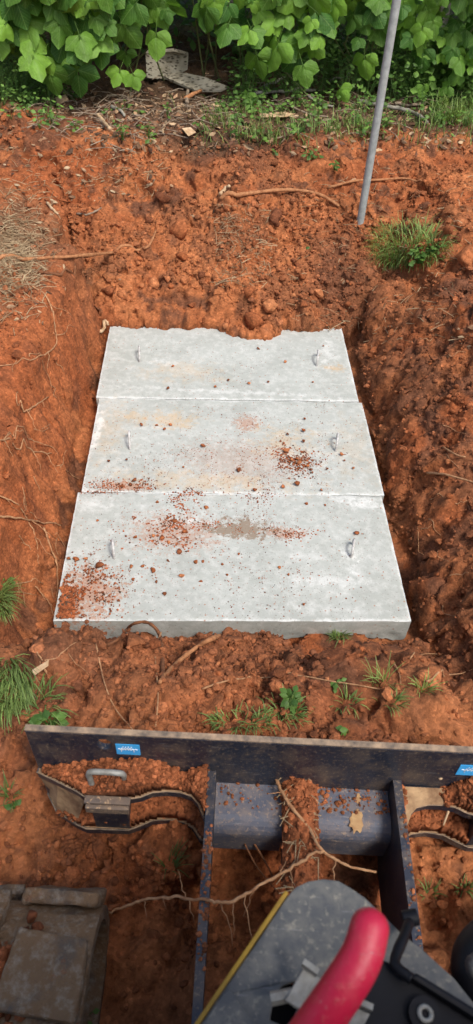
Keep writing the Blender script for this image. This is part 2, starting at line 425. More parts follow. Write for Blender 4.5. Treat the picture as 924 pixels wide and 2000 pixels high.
# round the joints of the four faces a little
H = -DEP + h
out = sstep(.35, .52, h)
H = H + out * (.035 * w1 + .014 * w2) * np.clip(1 - np.hypot(px_, py_ - 2) / 14, 0, 1)
def blobh(x, y, rx, ry, a, p=2):
    return a * np.exp(-(np.abs((px_ - x) / rx) ** p + np.abs((py_ - y) / ry) ** p))
H += blobh(.60, 3.30, .10, .35, .05)                                # shelf carrying the grass tuft
H += blobh(.50, .86, .11, .075, .10) + blobh(.30, .95, .10, .08, .03)     # lump in front of the frame on the right
H += blobh(-.28, 1.02, .22, .10, .05)
H += blobh(-.05, 3.95, .28, .22, .06) + blobh(-.55, 4.0, .2, .2, -.05) + blobh(.28, 3.85, .12, .10, -.05)
H += blobh(-1.15, 4.45, .45, .16, .09) + blobh(.0, 4.85, .8, .14, .04) + blobh(-.65, 4.62, .3, .08, -.07)
H += blobh(.62, 3.62, .10, .07, .045) + blobh(.52, 3.42, .05, .10, -.06)
H += .02 * sstep(5.2, 7.5, py_) + .12 * sstep(7, 14, py_)
H -= .03 * blobh(.02, .38, .30, .22, 1)                             # churned hollow under the loader
# under the concrete the bed lies just below the lids' underside
ins = (S > -.02) & (S < SW + .02) & (T > .01) & (db < -.03)
H = np.where(ins, np.minimum(H, SLZ - .112), H)
V = np.stack([px_, py_, H], 1)
# surface roughness pushed out along the slope's own normal
G = V.reshape(NY, NX, 3)
nv = np.cross(np.gradient(G, axis=1), np.gradient(G, axis=0)); nv /= np.linalg.norm(nv, axis=2, keepdims=True) + 1e-12
nv = nv.reshape(-1, 3)
near = np.clip(1.4 - np.hypot(px_ / 2.4, (py_ - 2.6) / 4.6), 0, .4) / .4
wl_ = sstep(.02, .10, dl) * (rl >= h - 1e-6) * (h < .50)            # on the left wall
wr_ = (rr >= h - 1e-6) * (h > .02) * (h < .53)                      # on the right wall
loose = sstep(0, .05, db) * (rb >= h - 1e-6) + (rf >= h - 1e-6) * (h > .03) + out * .55
VD = V + .030 * np.stack([vnoise(V, 19, 201), vnoise(V, 19, 203), 0 * px_], 1) + .010 * np.stack([vnoise(V, 60, 205), vnoise(V, 60, 207), 0 * px_], 1)
W1, i1 = worley(VD, 11, 31); W2, i2 = worley(VD, 23, 41); W3, i3 = worley(VD + .37, 52, 51)
patch = sstep(-.15, .65, fbm(P0, 3.0, 3, 61) + .25 * np.exp(-((db - .25) / .3) ** 2) * (db > 0))
V3 = V.copy(); V3[:, 2] *= 1.0
rough = .016 * fbm(V3, 9, 4, 71) + .010 * fbm(V3, 33, 3, 77) + .0065 * np.abs(fbm(V3, 62, 2, 79))
big = .030 * fbm(V3, 4.5, 2, 171) * (1 - .6 * wl_) + .020 * np.abs(fbm(V3, 7, 2, 173)) * (loose > .2)
W0, i0 = worley(VD + 1.7, 6.5, 131); W0 = W0 * (.7 + .5 * fbm(V3, 24, 2, 209))
big += .035 * W0 * (i0 > .72) * np.clip(loose, 0, 1)
disp = big + rough * (1 - .45 * wl_) + np.clip(loose, 0, 1.2) * (.030 * W1 * (i1 > .55) + (.013 * W2 * (i2 > .5) + .008 * W3) * (.12 + 1.0 * patch))
gouge = np.abs(fbm(np.stack([px_ * .6, py_ * 1.0, H * .35], 1), 7, 3, 83))
disp += wr_ * (.030 * gouge - .015 + .020 * W1 * (i1 > .5) + .018 * W2 * (i2 > .4) + .012 * W3)
disp += wl_ * (.016 * np.abs(fbm(np.stack([px_, py_ * 1.6, H * .35], 1), 9, 3, 87)) + .005 * W3 * patch)
disp *= near * np.where(ins, 0, 1) * np.where(py_ > 4.9, .7, 1)
V = V + nv * disp[:, None]
# the loose soil must not rise through the lids (except along the back edge)
over = (S > -.012) & (S < SW + .012) & (T > -.004) & (db < -.012)
V[:, 2] = np.where(over, np.minimum(V[:, 2], SLZ - .106), V[:, 2])
V[:, 2] = np.where((S > -.03) & (S < SW + .03) & (T < .02) & (T > -.12), np.minimum(V[:, 2], SLZ - .085 + .25 * np.abs(T)), V[:, 2])

# colours of the soils
red = np.array((.285, .086, .031)); bright = np.array((.385, .140, .054)); brown = np.array((.135, .057, .031)); top = np.array((.085, .052, .030)); tan = np.array((.40, .20, .10))
c1 = fbm(V, 4, 4, 101); c2 = fbm(V, 14, 4, 103); c3 = fbm(V, 2, 3, 107)
def mix(c, d, f): f = np.clip(f, 0, 1)[:, None]; return c * (1 - f) + d * f
C = np.tile(red, (len(V), 1))
C = mix(C, bright, .45 + .9 * c1)
C = mix(C, brown, .9 * sstep(.08, .50, c2 * .7 + .7 * c3)); C = mix(C, bright, .45 * patch)
C = mix(C, np.array((.20, .076, .034)), .45 * wr_ * sstep(-.5, .5, c1))  # right wall browner, with part of its shade mixed into the colour
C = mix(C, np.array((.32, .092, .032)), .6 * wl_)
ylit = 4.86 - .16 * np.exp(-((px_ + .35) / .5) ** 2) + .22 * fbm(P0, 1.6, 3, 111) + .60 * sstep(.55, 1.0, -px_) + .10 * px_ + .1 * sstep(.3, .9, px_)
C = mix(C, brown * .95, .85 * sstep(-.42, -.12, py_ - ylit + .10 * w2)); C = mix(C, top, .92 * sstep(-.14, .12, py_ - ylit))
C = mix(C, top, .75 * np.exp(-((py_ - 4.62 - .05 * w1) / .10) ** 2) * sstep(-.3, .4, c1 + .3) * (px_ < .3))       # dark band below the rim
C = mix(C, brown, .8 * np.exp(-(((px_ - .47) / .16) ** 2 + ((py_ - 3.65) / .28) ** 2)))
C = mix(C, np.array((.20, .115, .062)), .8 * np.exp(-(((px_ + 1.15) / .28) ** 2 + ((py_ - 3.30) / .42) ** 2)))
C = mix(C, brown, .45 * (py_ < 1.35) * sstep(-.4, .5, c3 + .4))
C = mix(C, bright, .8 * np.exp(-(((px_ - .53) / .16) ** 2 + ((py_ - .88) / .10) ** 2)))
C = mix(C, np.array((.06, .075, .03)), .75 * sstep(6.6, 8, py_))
fa = np.arange(NX * NY).reshape(NY, NX)
FQ = np.stack([fa[:-1, :-1].ravel(), fa[:-1, 1:].ravel(), fa[1:, 1:].ravel(), fa[1:, :-1].ravel()], 1)
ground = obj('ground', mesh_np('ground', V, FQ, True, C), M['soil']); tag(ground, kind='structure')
GV = V; GN = nv; GC = C
bpy.context.view_layer.update()
def hit(u, v, z_default=0):
    ok, p, n_, i = ground.ray_cast(CAMP, ray(u, v).normalized())
    return (p, n_) if ok else (at(u, v, z_default), Vector((0, 0, 1)))
def drop(x, y):
    ok, p, n_, i = ground.ray_cast(Vector((x, y, 5)), Vector((0, 0, -1)))
    return (p, n_) if ok else (Vector((x, y, 0)), Vector((0, 0, 1)))

# ------------------------------------------------------------------ concrete lids
def make_slab(s0, t0, wdt, dep, thk, seed, dz=0):
    nx, ny, nz = 122, 63, 9
    xs = np.linspace(0, wdt, nx); ys = np.linspace(0, dep, ny); zs = np.linspace(-thk, 0, nz)
    Vl = []; Fl = []
    def face(A, B, fn, flip):
        base = sum(len(v) for v in Vl); a, b = np.meshgrid(A, B); v = fn(a.ravel(), b.ravel()); Vl.append(v)
        idx = np.arange(a.size).reshape(a.shape) + base
        q = np.stack([idx[:-1, :-1].ravel(), idx[:-1, 1:].ravel(), idx[1:, 1:].ravel(), idx[1:, :-1].ravel()], 1)
        Fl.append(q[:, ::-1] if flip else q)
    z_ = lambda a: np.zeros_like(a)
    face(xs, ys, lambda a, b: np.stack([a, b, z_(a)], 1), False)
    face(xs, ys, lambda a, b: np.stack([a, b, z_(a) - thk], 1), True)
    face(xs, zs, lambda a, b: np.stack([a, z_(a), b], 1), False)
    face(xs, zs, lambda a, b: np.stack([a, z_(a) + dep, b], 1), True)
    face(ys, zs, lambda a, b: np.stack([z_(a), a, b], 1), True)
    face(ys, zs, lambda a, b: np.stack([z_(a) + wdt, a, b], 1), False)
    v = np.concatenate(Vl); f = np.concatenate(Fl)
    # soften the arris, chip the edges, make the underside ragged
    nrm = np.zeros_like(v); e = 1e-6
    ex = np.minimum(v[:, 0], wdt - v[:, 0]); ey = np.minimum(v[:, 1], dep - v[:, 1]); ez = -v[:, 2]
    Pn = v + np.array((seed * 3.1, seed * 1.7, 0))
    chip = np.clip(fbm(Pn, 18, 4, seed), 0, 1) * .004 + .0015
    dx = np.where(v[:, 0] < wdt / 2, 1, -1); dy = np.where(v[:, 1] < dep / 2, 1, -1)
    edge_top = ez < e
    fall = np.maximum(np.exp(-ex / .004) * (ex < .03), np.exp(-ey / .004) * (ey < .03))
    v[:, 2] -= np.where(edge_top, fall * chip * 1.1, 0)
    onside_x = ex < e; onside_y = ey < e
    wob = .0008 * fbm(Pn, 3, 2, seed + 5) + .0007 * fbm(Pn, 60, 2, seed + 7)
    rag = np.clip(-v[:, 2] / thk, 0, 1) ** 3 * .008 * fbm(Pn, 22, 3, seed + 9)
    v[:, 0] += np.where(onside_x, dx * (np.abs(wob) + np.abs(rag)), 0)
    v[:, 1] += np.where(onside_y, dy * (np.abs(wob) + np.abs(rag)), 0)
    v[:, 2] += np.where(edge_top, .0022 * fbm(Pn, 5, 4, seed + 11), 0)
    v[:, 2] -= np.where((v[:, 2] < -thk + e) & (onside_x | onside_y), np.abs(.018 * fbm(Pn, 14, 3, seed + 13)), 0)
    t = empty('concrete_lid'); t.location = (*xy_of(s0, t0), SLZ + dz); t.rotation_euler = (0, 0, SR)
    me = mesh_np('slab', v, f, True)
    bm = bmesh.new(); bm.from_mesh(me); bmesh.ops.remove_doubles(bm, verts=bm.verts, dist=2e-4)
    for e_ in bm.edges:
        if len(e_.link_faces) == 2 and e_.calc_face_angle(0) > R(40): e_.smooth = False
    bm.to_mesh(me); bm.free()
    obj('slab', me, M['concrete'], t)
    return t
LIDS = [make_slab(0, 0, SW, SD - .004, .105, 1, 0), make_slab(.0094 + .004, SD + .002, SW, SD - .004, .105, 2, -.004), make_slab(-.0068 + .006, 2 * SD + .002, SW, SD + .14, .105, 3, -.002)]
for t, lb in zip(LIDS, ('front grey concrete lid with clay smears and its thick near edge showing', 'middle grey concrete lid stained ochre with scattered clay crumbs', 'rear grey concrete lid with its back edge buried in loose clay')):
    tag(t, lb, 'concrete slab', 'three concrete tank lids side by side')
def handle(t, u, v0, v1, lean, hgt):
    a = at(u, v1, SLZ); L = t.matrix_world.inverted() @ a
    b = at(u, v0 + (v1 - v0) * .45, SLZ); ln = max((b - a).length, .05) * 1.15
    pts = []; dv = (t.matrix_world.to_3x3().inverted() @ Vector((a.x * .75, a.y, 0))).normalized(); dirx, diry = dv.x, dv.y
    for k in range(15):
        q = k / 14; an = math.pi * q
        yy = ln * (.5 - .5 * math.cos(an)) ; zz = 1.0 * hgt * math.sin(an) ** .6 - .01 * (1 - math.sin(an))
        pts.append((L.x + dirx * yy, L.y + diry * yy, zz))
    mb = MB(); n_ = 60; P = catmull(pts, 5)
    rad = [.0046 + .0010 * ((k % 3) < 1) for k in range(len(P))]
    mb.tube(P, rad, 8, wob=.12)
    mb.build('lifting_loop', M['cement_bar'], t, smooth=True)
bpy.context.view_layer.update()
for t, hs in zip(LIDS, ([(223, 1050, 1090, -.3, .052), (686, 1048, 1088, .5, .045)], [(254, 838, 876, -.2, .055), (656, 842, 880, .5, .052)], [(273, 677, 706, -.1, .055), (619, 682, 714, .3, .05)])):
    for h_ in hs: handle(t, *h_)

# ------------------------------------------------------------------ clods and crumbs
def ico(sub):
    bm = bmesh.new(); bmesh.ops.create_icosphere(bm, subdivisions=sub, radius=1)
    v = np.array([x.co[:] for x in bm.verts]); f = np.array([[y.index for y in x.verts] for x in bm.faces]); bm.free(); return v, f
IV1, IF1 = ico(1); IV2, IF2 = ico(2); IV3, IF3 = ico(3)
def lump(seed, V_, amp=.35, ang=.0):
    d = 1 + amp * fbm(V_ + seed * 7.3, 1.1, 3, seed) + .5 * amp * fbm(V_ + seed, 2.7, 2, seed + 3)
    v = V_ * d[:, None] * np.array((1, .82, .68))
    for k in range(9):           # a few broken faces
        n_ = rng.normal(size=3); n_ /= np.linalg.norm(n_); lim = rng.uniform(.4, .75)
        e = np.maximum(v @ n_ - lim, 0); v = v - e[:, None] * n_ * .85
    return v
CLODS = []
for k in range(10):
    me = mesh_np('clay_clod', lump(k + 1, IV3 if k < 5 else IV2, .38), IF3 if k < 5 else IF2, True); me.materials.append(M['clod']); CLODS.append(me)
def clod(p, size, label=None, group=None, name='clay_clod', cat='clod', var=None, sink=.3, sc=(1, 1, 1)):
    o = bpy.data.objects.new(name, CLODS[random.randrange(10) if var is None else var])
    o.location = Vector(p) + Vector((0, 0, size * (.62 - sink)))
    o.scale = (size * sc[0], size * sc[1], size * sc[2]); o.rotation_euler = (random.uniform(-.4, .4), random.uniform(-.4, .4), random.uniform(0, 6.3))
    link(o); tag(o, label, cat, group); return o

def crumbs(name, P, size, col, label, cat, parent=None, base=(IV1, IF1), flat=.75, mat=None, smooth=False):
    n_ = len(P); bv, bf = base
    nvv = len(bv)
    q = rng.normal(size=(n_, 4)); q /= np.linalg.norm(q, axis=1, keepdims=True)
    a, b, c, d = q.T
    Rm = np.stack([1 - 2 * (c * c + d * d), 2 * (b * c - a * d), 2 * (b * d + a * c), 2 * (b * c + a * d), 1 - 2 * (b * b + d * d), 2 * (c * d - a * b), 2 * (b * d - a * c), 2 * (c * d + a * b), 1 - 2 * (b * b + c * c)], 1).reshape(n_, 3, 3)
    sc = size[:, None] * rng.uniform(.6, 1.25, (n_, 3))
    jit = rng.uniform(.78, 1.22, (n_, nvv, 1))
    v = np.einsum('nij,nvj->nvi', Rm, bv[None] * jit * sc[:, None, :])
    v[:, :, 2] *= flat
    v = v + P[:, None, :]
    f = bf[None] + (np.arange(n_) * nvv)[:, None, None]
    cc = np.repeat(col, nvv, axis=0)
    o = obj(name, mesh_np(name, v.reshape(-1, 3), f.reshape(-1, 3), smooth, cc), mat or M['soil'], parent)
    tag(o, label, cat, kind='stuff'); return o

# crumbs over the loose soil, by density and slope
area_ok = (py_ > .25) & (py_ < 5.1) & (np.abs(px_) < 1.0 + .22 * py_) & ~over & ~((S > -.01) & (S < SW + .01) & (T > 0) & (db < .0))
wgt = area_ok * (np.clip(loose, 0, 1) * (.12 + 1.5 * patch ** 1.5) + .75 * wr_ + .05 * wl_ + .06)
wgt = wgt * np.where((np.abs(px_) > 1.15), 2.5, 1) * np.where(py_ < 1.45, 2.6, 1) * np.where(py_ > 4.9, .3, 1)
wgt = wgt / wgt.sum()
def scatter(n_, smin, smax, pw, name, label, base):
    idx = rng.choice(len(GV), n_, p=wgt); sz = smin + (smax - smin) * rng.random(n_) ** pw
    P = GV[idx] + rng.uniform(-.006, .006, (n_, 3)) * [1, 1, 0] + GN[idx] * (sz * rng.uniform(.0, .45, n_))[:, None]
    k = rng.random(n_)[:, None]; c = GC[idx] * .5 + .5 * (np.array((.42, .148, .060)) * k + np.array((.15, .054, .027)) * (1 - k))
    c = c * rng.uniform(.7, 1.25, (n_, 1))
    crumbs(name, P, sz, c, label, 'soil', base=base)
scatter(46000, .002, .0085, 1.7, 'soil_crumbs', 'fine red clay crumbs strewn over the dug slopes', (IV1, IF1))
scatter(5600, .007, .018, 2.0, 'soil_lumps', 'small red clay lumps lying loose over the dug slopes', (IV2, IF2))

# single clods that stand out on the slopes: pixel place, size px, label
for (u, v, s, lb) in [
    (300, 560, 18, 'pale orange clay clod on the slope left of the rear lid'), (349, 458, 26, 'broad cracked clay clod at the end of the left root'),
    (358, 506, 14, 'rounded clay clod just below the cracked one'), (535, 432, 17, 'orange oval clay clod high on the back slope'),
    (498, 636, 26, 'pale pinkish flat clod resting on the buried edge of the rear lid'), (485, 577, 15, 'upright clay clod above the pinkish flat one'),
    (620, 575, 12, 'reddish clay clod below the steel pole'), (526, 603, 18, 'dark red clod right above the pinkish flat one'),
    (317, 392, 16, 'tall pale slab of clay leaning on the upper slope'), (905, 512, 24, 'big brown clod at the right end of the grass tuft'),
    (875, 455, 16, 'brown clod behind the grass tuft at the right'), (893, 470, 12, 'small brown clod behind the grass tuft at the right'),
    (242, 582, 13, 'small clod left of the rear lid corner'), (215, 574, 14, 'dark grey clod by the left wall above the rear lid'),
    (362, 552, 12, 'round clod low on the slope above the rear lid'), (590, 545, 10, 'small clod on the slope under the pole foot'),
    (440, 640, 9, 'clod perched on the rear lid edge left of the pinkish one'), (392, 1310, 13, 'clod in the loose soil below the front lid'),
    (300, 1262, 16, 'clod framed by the arching root'), (450, 1330, 11, 'round clod beside the long thin root in front')]:
    p, n_ = hit(u, v); Z = (p - CAMP).dot(FW); sz = s * Z / FPX
    clod(p, sz, lb, 'larger clods on the slopes', sink=.25)
for k in range(14):
    a_ = random.uniform(0, 6.28); p, n_ = hit(700 + 26 * math.cos(a_) * random.uniform(.6, 1.2), 448 + 20 * math.sin(a_) * random.uniform(.5, 1.2)); clod(p, random.uniform(.010, .022), 'brown clod in the loose collar of earth round the pole foot', 'clods round the pole foot', sink=.2)
slope_lab = [('small clay clod half sunk in the back slope of loose soil', (230, 690, 380, 625)), ('small clay clod half sunk in the soil before the front lid', (330, 800, 1262, 1400)), ('small clay clod on the right wall of the pit', (770, 915, 680, 1180)), ('small clay clod near the left frame end', (10, 380, 1640, 1735))]
for (lb, (u0, u1, v0, v1)), cnt in zip(slope_lab, (46, 26, 22, 16)):
    for k in range(cnt):
        p, n_ = hit(random.uniform(u0, u1), random.uniform(v0, v1)); Z = (p - CAMP).dot(FW); sz = random.uniform(3.5, 9) * Z / FPX
        clod(p, sz, lb, 'small clods, ' + lb.split(' clod ')[1], sink=.2)

# single clods lying on the lids
SL = [(150, 1094, 9, 0), (168, 1092, 6, 0), (135, 1092, 6, 0), (350, 1080, 9, 'reddish brown clod left of the grit patch on the front lid'), (257, 1107, 7, 'dark brown clod right of the left loop on the front lid'), (300, 1115, 9, 'long low clod in the middle of the left half of the front lid'),
      (280, 1107, 6, 0), (355, 1127, 7, 0), (392, 1136, 5, 0), (321, 1160, 6, 'lone clod low on the left half of the front lid'), (260, 1131, 4, 0), (217, 1194, 5, 0), (232, 1174, 5, 0), (305, 1137, 4, 0), (383, 1099, 7, 0), (396, 1098, 5, 0), (434, 1103, 4, 0), (328, 1096, 5, 0),
      (193, 1108, 13, 'broad crumbly clod beside the left loop of the front lid'), (308, 982, 5, 0), (402, 992, 7, 0), (190, 1018, 4, 0), (698, 1043, 8, 'smooth orange clod beside the right loop of the front lid'), (598, 985, 6, 'pale round clod near the back edge of the front lid'), (635, 988, 4, 0), (546, 1110, 5, 0), (563, 1123, 4, 0), (593, 1181, 5, 'olive brown clod near the front edge of the front lid'),
      (466, 1083, 4, 0), (498, 958, 6, 'clod bridging the joint between the front and middle lids'), (443, 1123, 4, 0), (342, 1020, 8, 0), (318, 1052, 9, 0), (360, 1040, 8, 0), (330, 1060, 6, 0), (300, 1048, 6, 0), (265, 1050, 6, 0), (120, 1150, 7, 0),
      (560, 882, 9, 'tall clod at the head of a crumb trail on the middle lid'), (581, 946, 10, 'round clod at the front of the middle lid'), (593, 842, 7, 0), (667, 889, 5, 'olive clod near the right loop of the middle lid'), (593, 863, 5, 0), (562, 849, 5, 0), (690, 915, 5, 0), (595, 819, 4, 0), (640, 916, 4, 0), (466, 920, 7, 0), (628, 958, 4, 0), (673, 900, 4, 0), (553, 951, 6, 0), (570, 900, 6, 0), (585, 905, 7, 0), (600, 912, 6, 0), (608, 918, 5, 0), (580, 897, 6, 0),
      (277, 831, 5, 0), (321, 839, 5, 0), (306, 831, 4, 0), (332, 830, 5, 0), (396, 872, 7, 0), (358, 913, 4, 0), (248, 898, 4, 0), (213, 901, 4, 0), (264, 939, 7, 0), (255, 948, 6, 0), (240, 950, 5, 0),
      (557, 708, 5, 'reddish clod left of the right loop on the rear lid'), (504, 682, 4, 0), (631, 676, 3, 0), (487, 750, 5, 0), (524, 747, 4, 0), (611, 747, 3, 0), (328, 759, 5, 0), (337, 716, 4, 0), (420, 756, 4, 0), (446, 743, 4, 0)]
LM = {'front': [('the left loop', 223, 1075), ('the near left corner', 150, 1165), ('the grit patch', 440, 1040), ('the crumb smear', 320, 1045), ('the front edge', 300, 1185), ('the near middle', 440, 1120), ('the right loop', 686, 1070), ('the back edge', 380, 985)],
      'middle': [('the left loop', 254, 858), ('the crumb trail', 585, 900), ('the right loop', 656, 862), ('the middle', 430, 890), ('the near left corner', 240, 945), ('the ochre stain', 320, 832), ('the near edge', 590, 952)],
      'rear': [('the left loop', 300, 715), ('the right loop', 619, 700), ('the near edge', 460, 752)]}
def lid_of(v): return 'front' if v > 960 else ('middle' if v > 778 else 'rear')
def mark_of(u, v): return min(LM[lid_of(v)], key=lambda q: math.hypot((q[1] - u), (q[2] - v) * 1.5))[0]
ORD = ['leftmost', 'second from left', 'third from left', 'fourth from left', 'fifth from left', 'sixth from left', 'seventh from left', 'eighth from left', 'ninth from left', 'tenth from left']
cells = {}
for i, (u, v, s, lb) in enumerate(SL):
    if not lb: cells.setdefault((lid_of(v), mark_of(u, v)), []).append((u, i))
for (ld, mk), ls_ in cells.items():
    ls_.sort()
    for k, (u, i) in enumerate(ls_):
        a = SL[i]; txt = f'{ORD[k]} of the small clods by {mk} of the {ld} lid' if len(ls_) > 1 else f'lone small clod by {mk} of the {ld} lid'
        SL[i] = (a[0], a[1], a[2], txt)
for (u, v, s, lb) in SL:
    p = at(u, v, SLZ); Z = (p - CAMP).dot(FW); sz = s * .82 * Z / FPX
    which = 'front' if v > 960 else ('middle' if v > 778 else 'rear')
    clod(p, sz, lb or f'small clay clod lying on the {which} concrete lid', f'clods on the {which} lid', sink=.12, sc=(1, 1, .8))
# fine crumbs on the lids
cl = [(365, 975, 18, 10, 420, .0038), (345, 1030, 36, 12, 620, .0042), (318, 1056, 36, 8, 480, .0042), (570, 1043, 22, 6, 240, .0035), (585, 903, 18, 11, 330, .004), (560, 884, 14, 10, 160, .004), (482, 826, 13, 9, 240, .0022),
      (165, 1150, 34, 26, 620, .0042), (122, 1176, 14, 24, 900, .0055), (240, 947, 34, 6, 330, .0036), (480, 893, 75, 32, 620, .0024), (430, 722, 75, 26, 330, .0022), (390, 860, 60, 24, 260, .0022), (440, 1090, 170, 60, 520, .0022),
      (450, 1005, 80, 20, 330, .0022), (260, 1090, 90, 50, 420, .0026), (520, 1130, 70, 44, 300, .0026), (545, 1215, 30, 3, 150, .004), (400, 940, 200, 14, 330, .0022), (450, 870, 190, 70, 560, .0019), (430, 720, 170, 60, 260, .0018), (475, 1034, 48, 12, 420, .0022), (620, 1000, 60, 25, 130, .002), (500, 965, 20, 8, 120, .003), (285, 890, 60, 40, 200, .0024), (620, 850, 70, 60, 200, .002), (180, 960, 24, 3, 60, .003)]
PP = []; SS = []
for (u, v, su, sv, n_, sz) in cl:
    n_ = int(n_ * 3.4); su *= 1.12; sv *= 1.12; sz *= .72
    c = at(u, v, SLZ); ax = (at(u + su, v, SLZ) - c); ay = (at(u, v - sv, SLZ) - c)
    k = rng.normal(size=(n_, 2)); kk = np.clip(np.hypot(k[:, 0], k[:, 1]), 0, 2.6) / (np.hypot(k[:, 0], k[:, 1]) + 1e-9); k *= kk[:, None]
    p = np.array(c)[None] + k[:, :1] * np.array(ax)[None] + k[:, 1:] * np.array(ay)[None]
    s_ = sz * (.28 + 1.5 * rng.random(n_) ** 3.2)
    p[:, 2] = SLZ + s_ * .2 - .003 * (np.array(st_of(p[:, 0], p[:, 1])[1]) > SD) ; PP.append(p); SS.append(s_)
PP = np.concatenate(PP); SS = np.concatenate(SS)
nzm = fbm(PP * [1, 1, 0], 16, 4, 303) + .5 * fbm(PP * [1, 1, 0], 45, 2, 305)
s_, t_ = st_of(PP[:, 0], PP[:, 1]); k = ((nzm > -.05) | (rng.random(len(PP)) < .22)) & (s_ > .012) & (s_ < SW - .012) & (t_ > .008) & (t_ < 3 * SD)
PP = PP[k]; SS = SS[k]
cc = np.array((.30, .092, .036)) * rng.uniform(.55, 1.45, (len(PP), 1)); cc[rng.random(len(PP)) < .12] = (.10, .055, .035)
crumbs('lid_crumbs', PP, SS, cc, 'red clay crumbs sprinkled over the concrete lids', 'soil', flat=.6)

# ------------------------------------------------------------------ roots, rootlets, sticks
def strand(name, mat, px, rpx, label, cat, group=None, lift=.5, taper=(1, .6), z=None, y=None, wig=.0, n=7, sub=6, branches=()):
    pts = []
    for k, q in enumerate(px):
        if z is not None: p = at(q[0], q[1], z[k] if isinstance(z, (list, tuple)) else z)
        elif y is not None and y[k] is not None: p = aty(q[0], q[1], y[k])
        else: p = hit(*q)[0]
        pts.append(p)
    Z = (pts[0] - CAMP).dot(FW); r0 = rpx * Z / FPX
    if z is None and y is None: pts = [p + Vector((0, 0, r0 * lift)) for p in pts]
    P = catmull(pts, sub)
    if z is None: P = [Vector((p.x, p.y, max(p.z, drop(p.x, p.y)[0].z + r0 * (.5 if y is None else .6)))) for p in P]
    if wig: P = [p + Vector((random.uniform(-wig, wig), random.uniform(-wig, wig), random.uniform(-wig, wig))) for p in P]
    rad = [r0 * (taper[0] + (taper[1] - taper[0]) * k / (len(P) - 1)) * random.uniform(.85, 1.15) for k in range(len(P))]
    mb = MB(); mb.tube(P, rad, n, wob=.08)
    for b in branches:                 # (index fraction, direction, length, radius factor)
        i = int(b[0] * (len(P) - 1)); q = [P[i]]; d = Vector(b[1]).normalized(); L = b[2]
        for s in range(1, 7): q.append(q[-1] + (d + Vector((random.uniform(-.5, .5), random.uniform(-.5, .5), random.uniform(-.4, .2)))).normalized() * L / 6)
        mb.tube(q, [r0 * b[3] * (1 - .12 * s) for s in range(7)], 5)
    o = mb.build(name, mat, smooth=True); tag(o, label, cat, group); return o
strand('root', M['root'], [(-20, 517), (80, 511), (150, 506), (220, 499), (270, 494), (288, 488), (298, 473), (305, 455)], 4.2, 'long pale root lying along the left rim with an upturned end', 'root', lift=1.6)
strand('root', M['root_dark'], [(75, 535), (120, 540), (150, 546), (170, 541), (185, 530)], 3, 'dark bent rootlet below the long left root', 'root', lift=1.2)
strand('root', M['root'], [(430, 394), (470, 386), (530, 378), (580, 377), (625, 386), (662, 408)], 4.5, 'brown root crossing the upper back slope', 'root', lift=1.2)
strand('root', M['root'], [(640, 371), (690, 357), (740, 355), (790, 352), (822, 361)], 2.8, 'thin root behind the foot of the steel pole', 'root', lift=1.2)
strand('root', M['root_dark'], [(318, 1330), (317, 1290), (314, 1248), (303, 1226), (285, 1215), (262, 1218), (246, 1231), (232, 1248), (200, 1264)], 5.2, 'dark root arching up in front of the front lid', 'root', y=[None, None, 1.25, 1.30, 1.32, 1.32, 1.32, None, None], taper=(1, .65))
strand('root', M['root'], [(312, 1338), (345, 1300), (385, 1268), (420, 1249), (453, 1240)], 5.5, 'stout broken root sloping away from the arching one', 'root', lift=1.6, taper=(.8, 1.1))
strand('root', M['rootlet'], [(314, 1235), (306, 1270), (305, 1310), (309, 1355), (304, 1420)], 2, 'thin rootlet hanging straight down from the arching root', 'root', y=[1.27, 1.20, 1.12, None, None])
strand('root', M['rootlet'], [(188, 1260), (196, 1300), (206, 1340), (225, 1385), (262, 1430)], 1.7, 'thin pale rootlet trailing down to the frame near the blue sticker', 'root', lift=2)
strand('root', M['root_dark'], [(240, 1228), (241, 1255), (240, 1295)], 1.6, 'short dark rootlet left of the arching root', 'root', y=[1.31, 1.28, 1.22])
strand('root', M['rootlet'], [(395, 1348), (450, 1331), (520, 1326), (580, 1322), (640, 1332), (700, 1341), (742, 1349)], 2, 'long thin rootlet lying across the soil before the front lid', 'root', lift=2.5)
strand('root', M['rootlet'], [(830, 1338), (868, 1326), (900, 1321), (940, 1315)], 2.4, 'pale rootlet reaching in from the right beside the soil lump', 'root', lift=6)
strand('root', M['rootlet'], [(830, 935), (862, 938), (890, 945), (940, 960)], 2.6, 'pale rootlet poking out of the right wall, the lower of two', 'root', lift=6)
strand('root', M['rootlet'], [(862, 882), (878, 892), (892, 899), (906, 902)], 2, 'pale rootlet poking out of the right wall, the upper of two', 'root', lift=6)
strand('root', M['rootlet'], [(800, 1290), (830, 1280), (862, 1281)], 1.8, 'thin rootlet at the foot of the right wall', 'root', lift=4)
strand('root', M['rootlet'], [(770, 1300), (779, 1318), (782, 1338)], 1.6, 'short curled rootlet before the right corner of the front lid', 'root', lift=3)
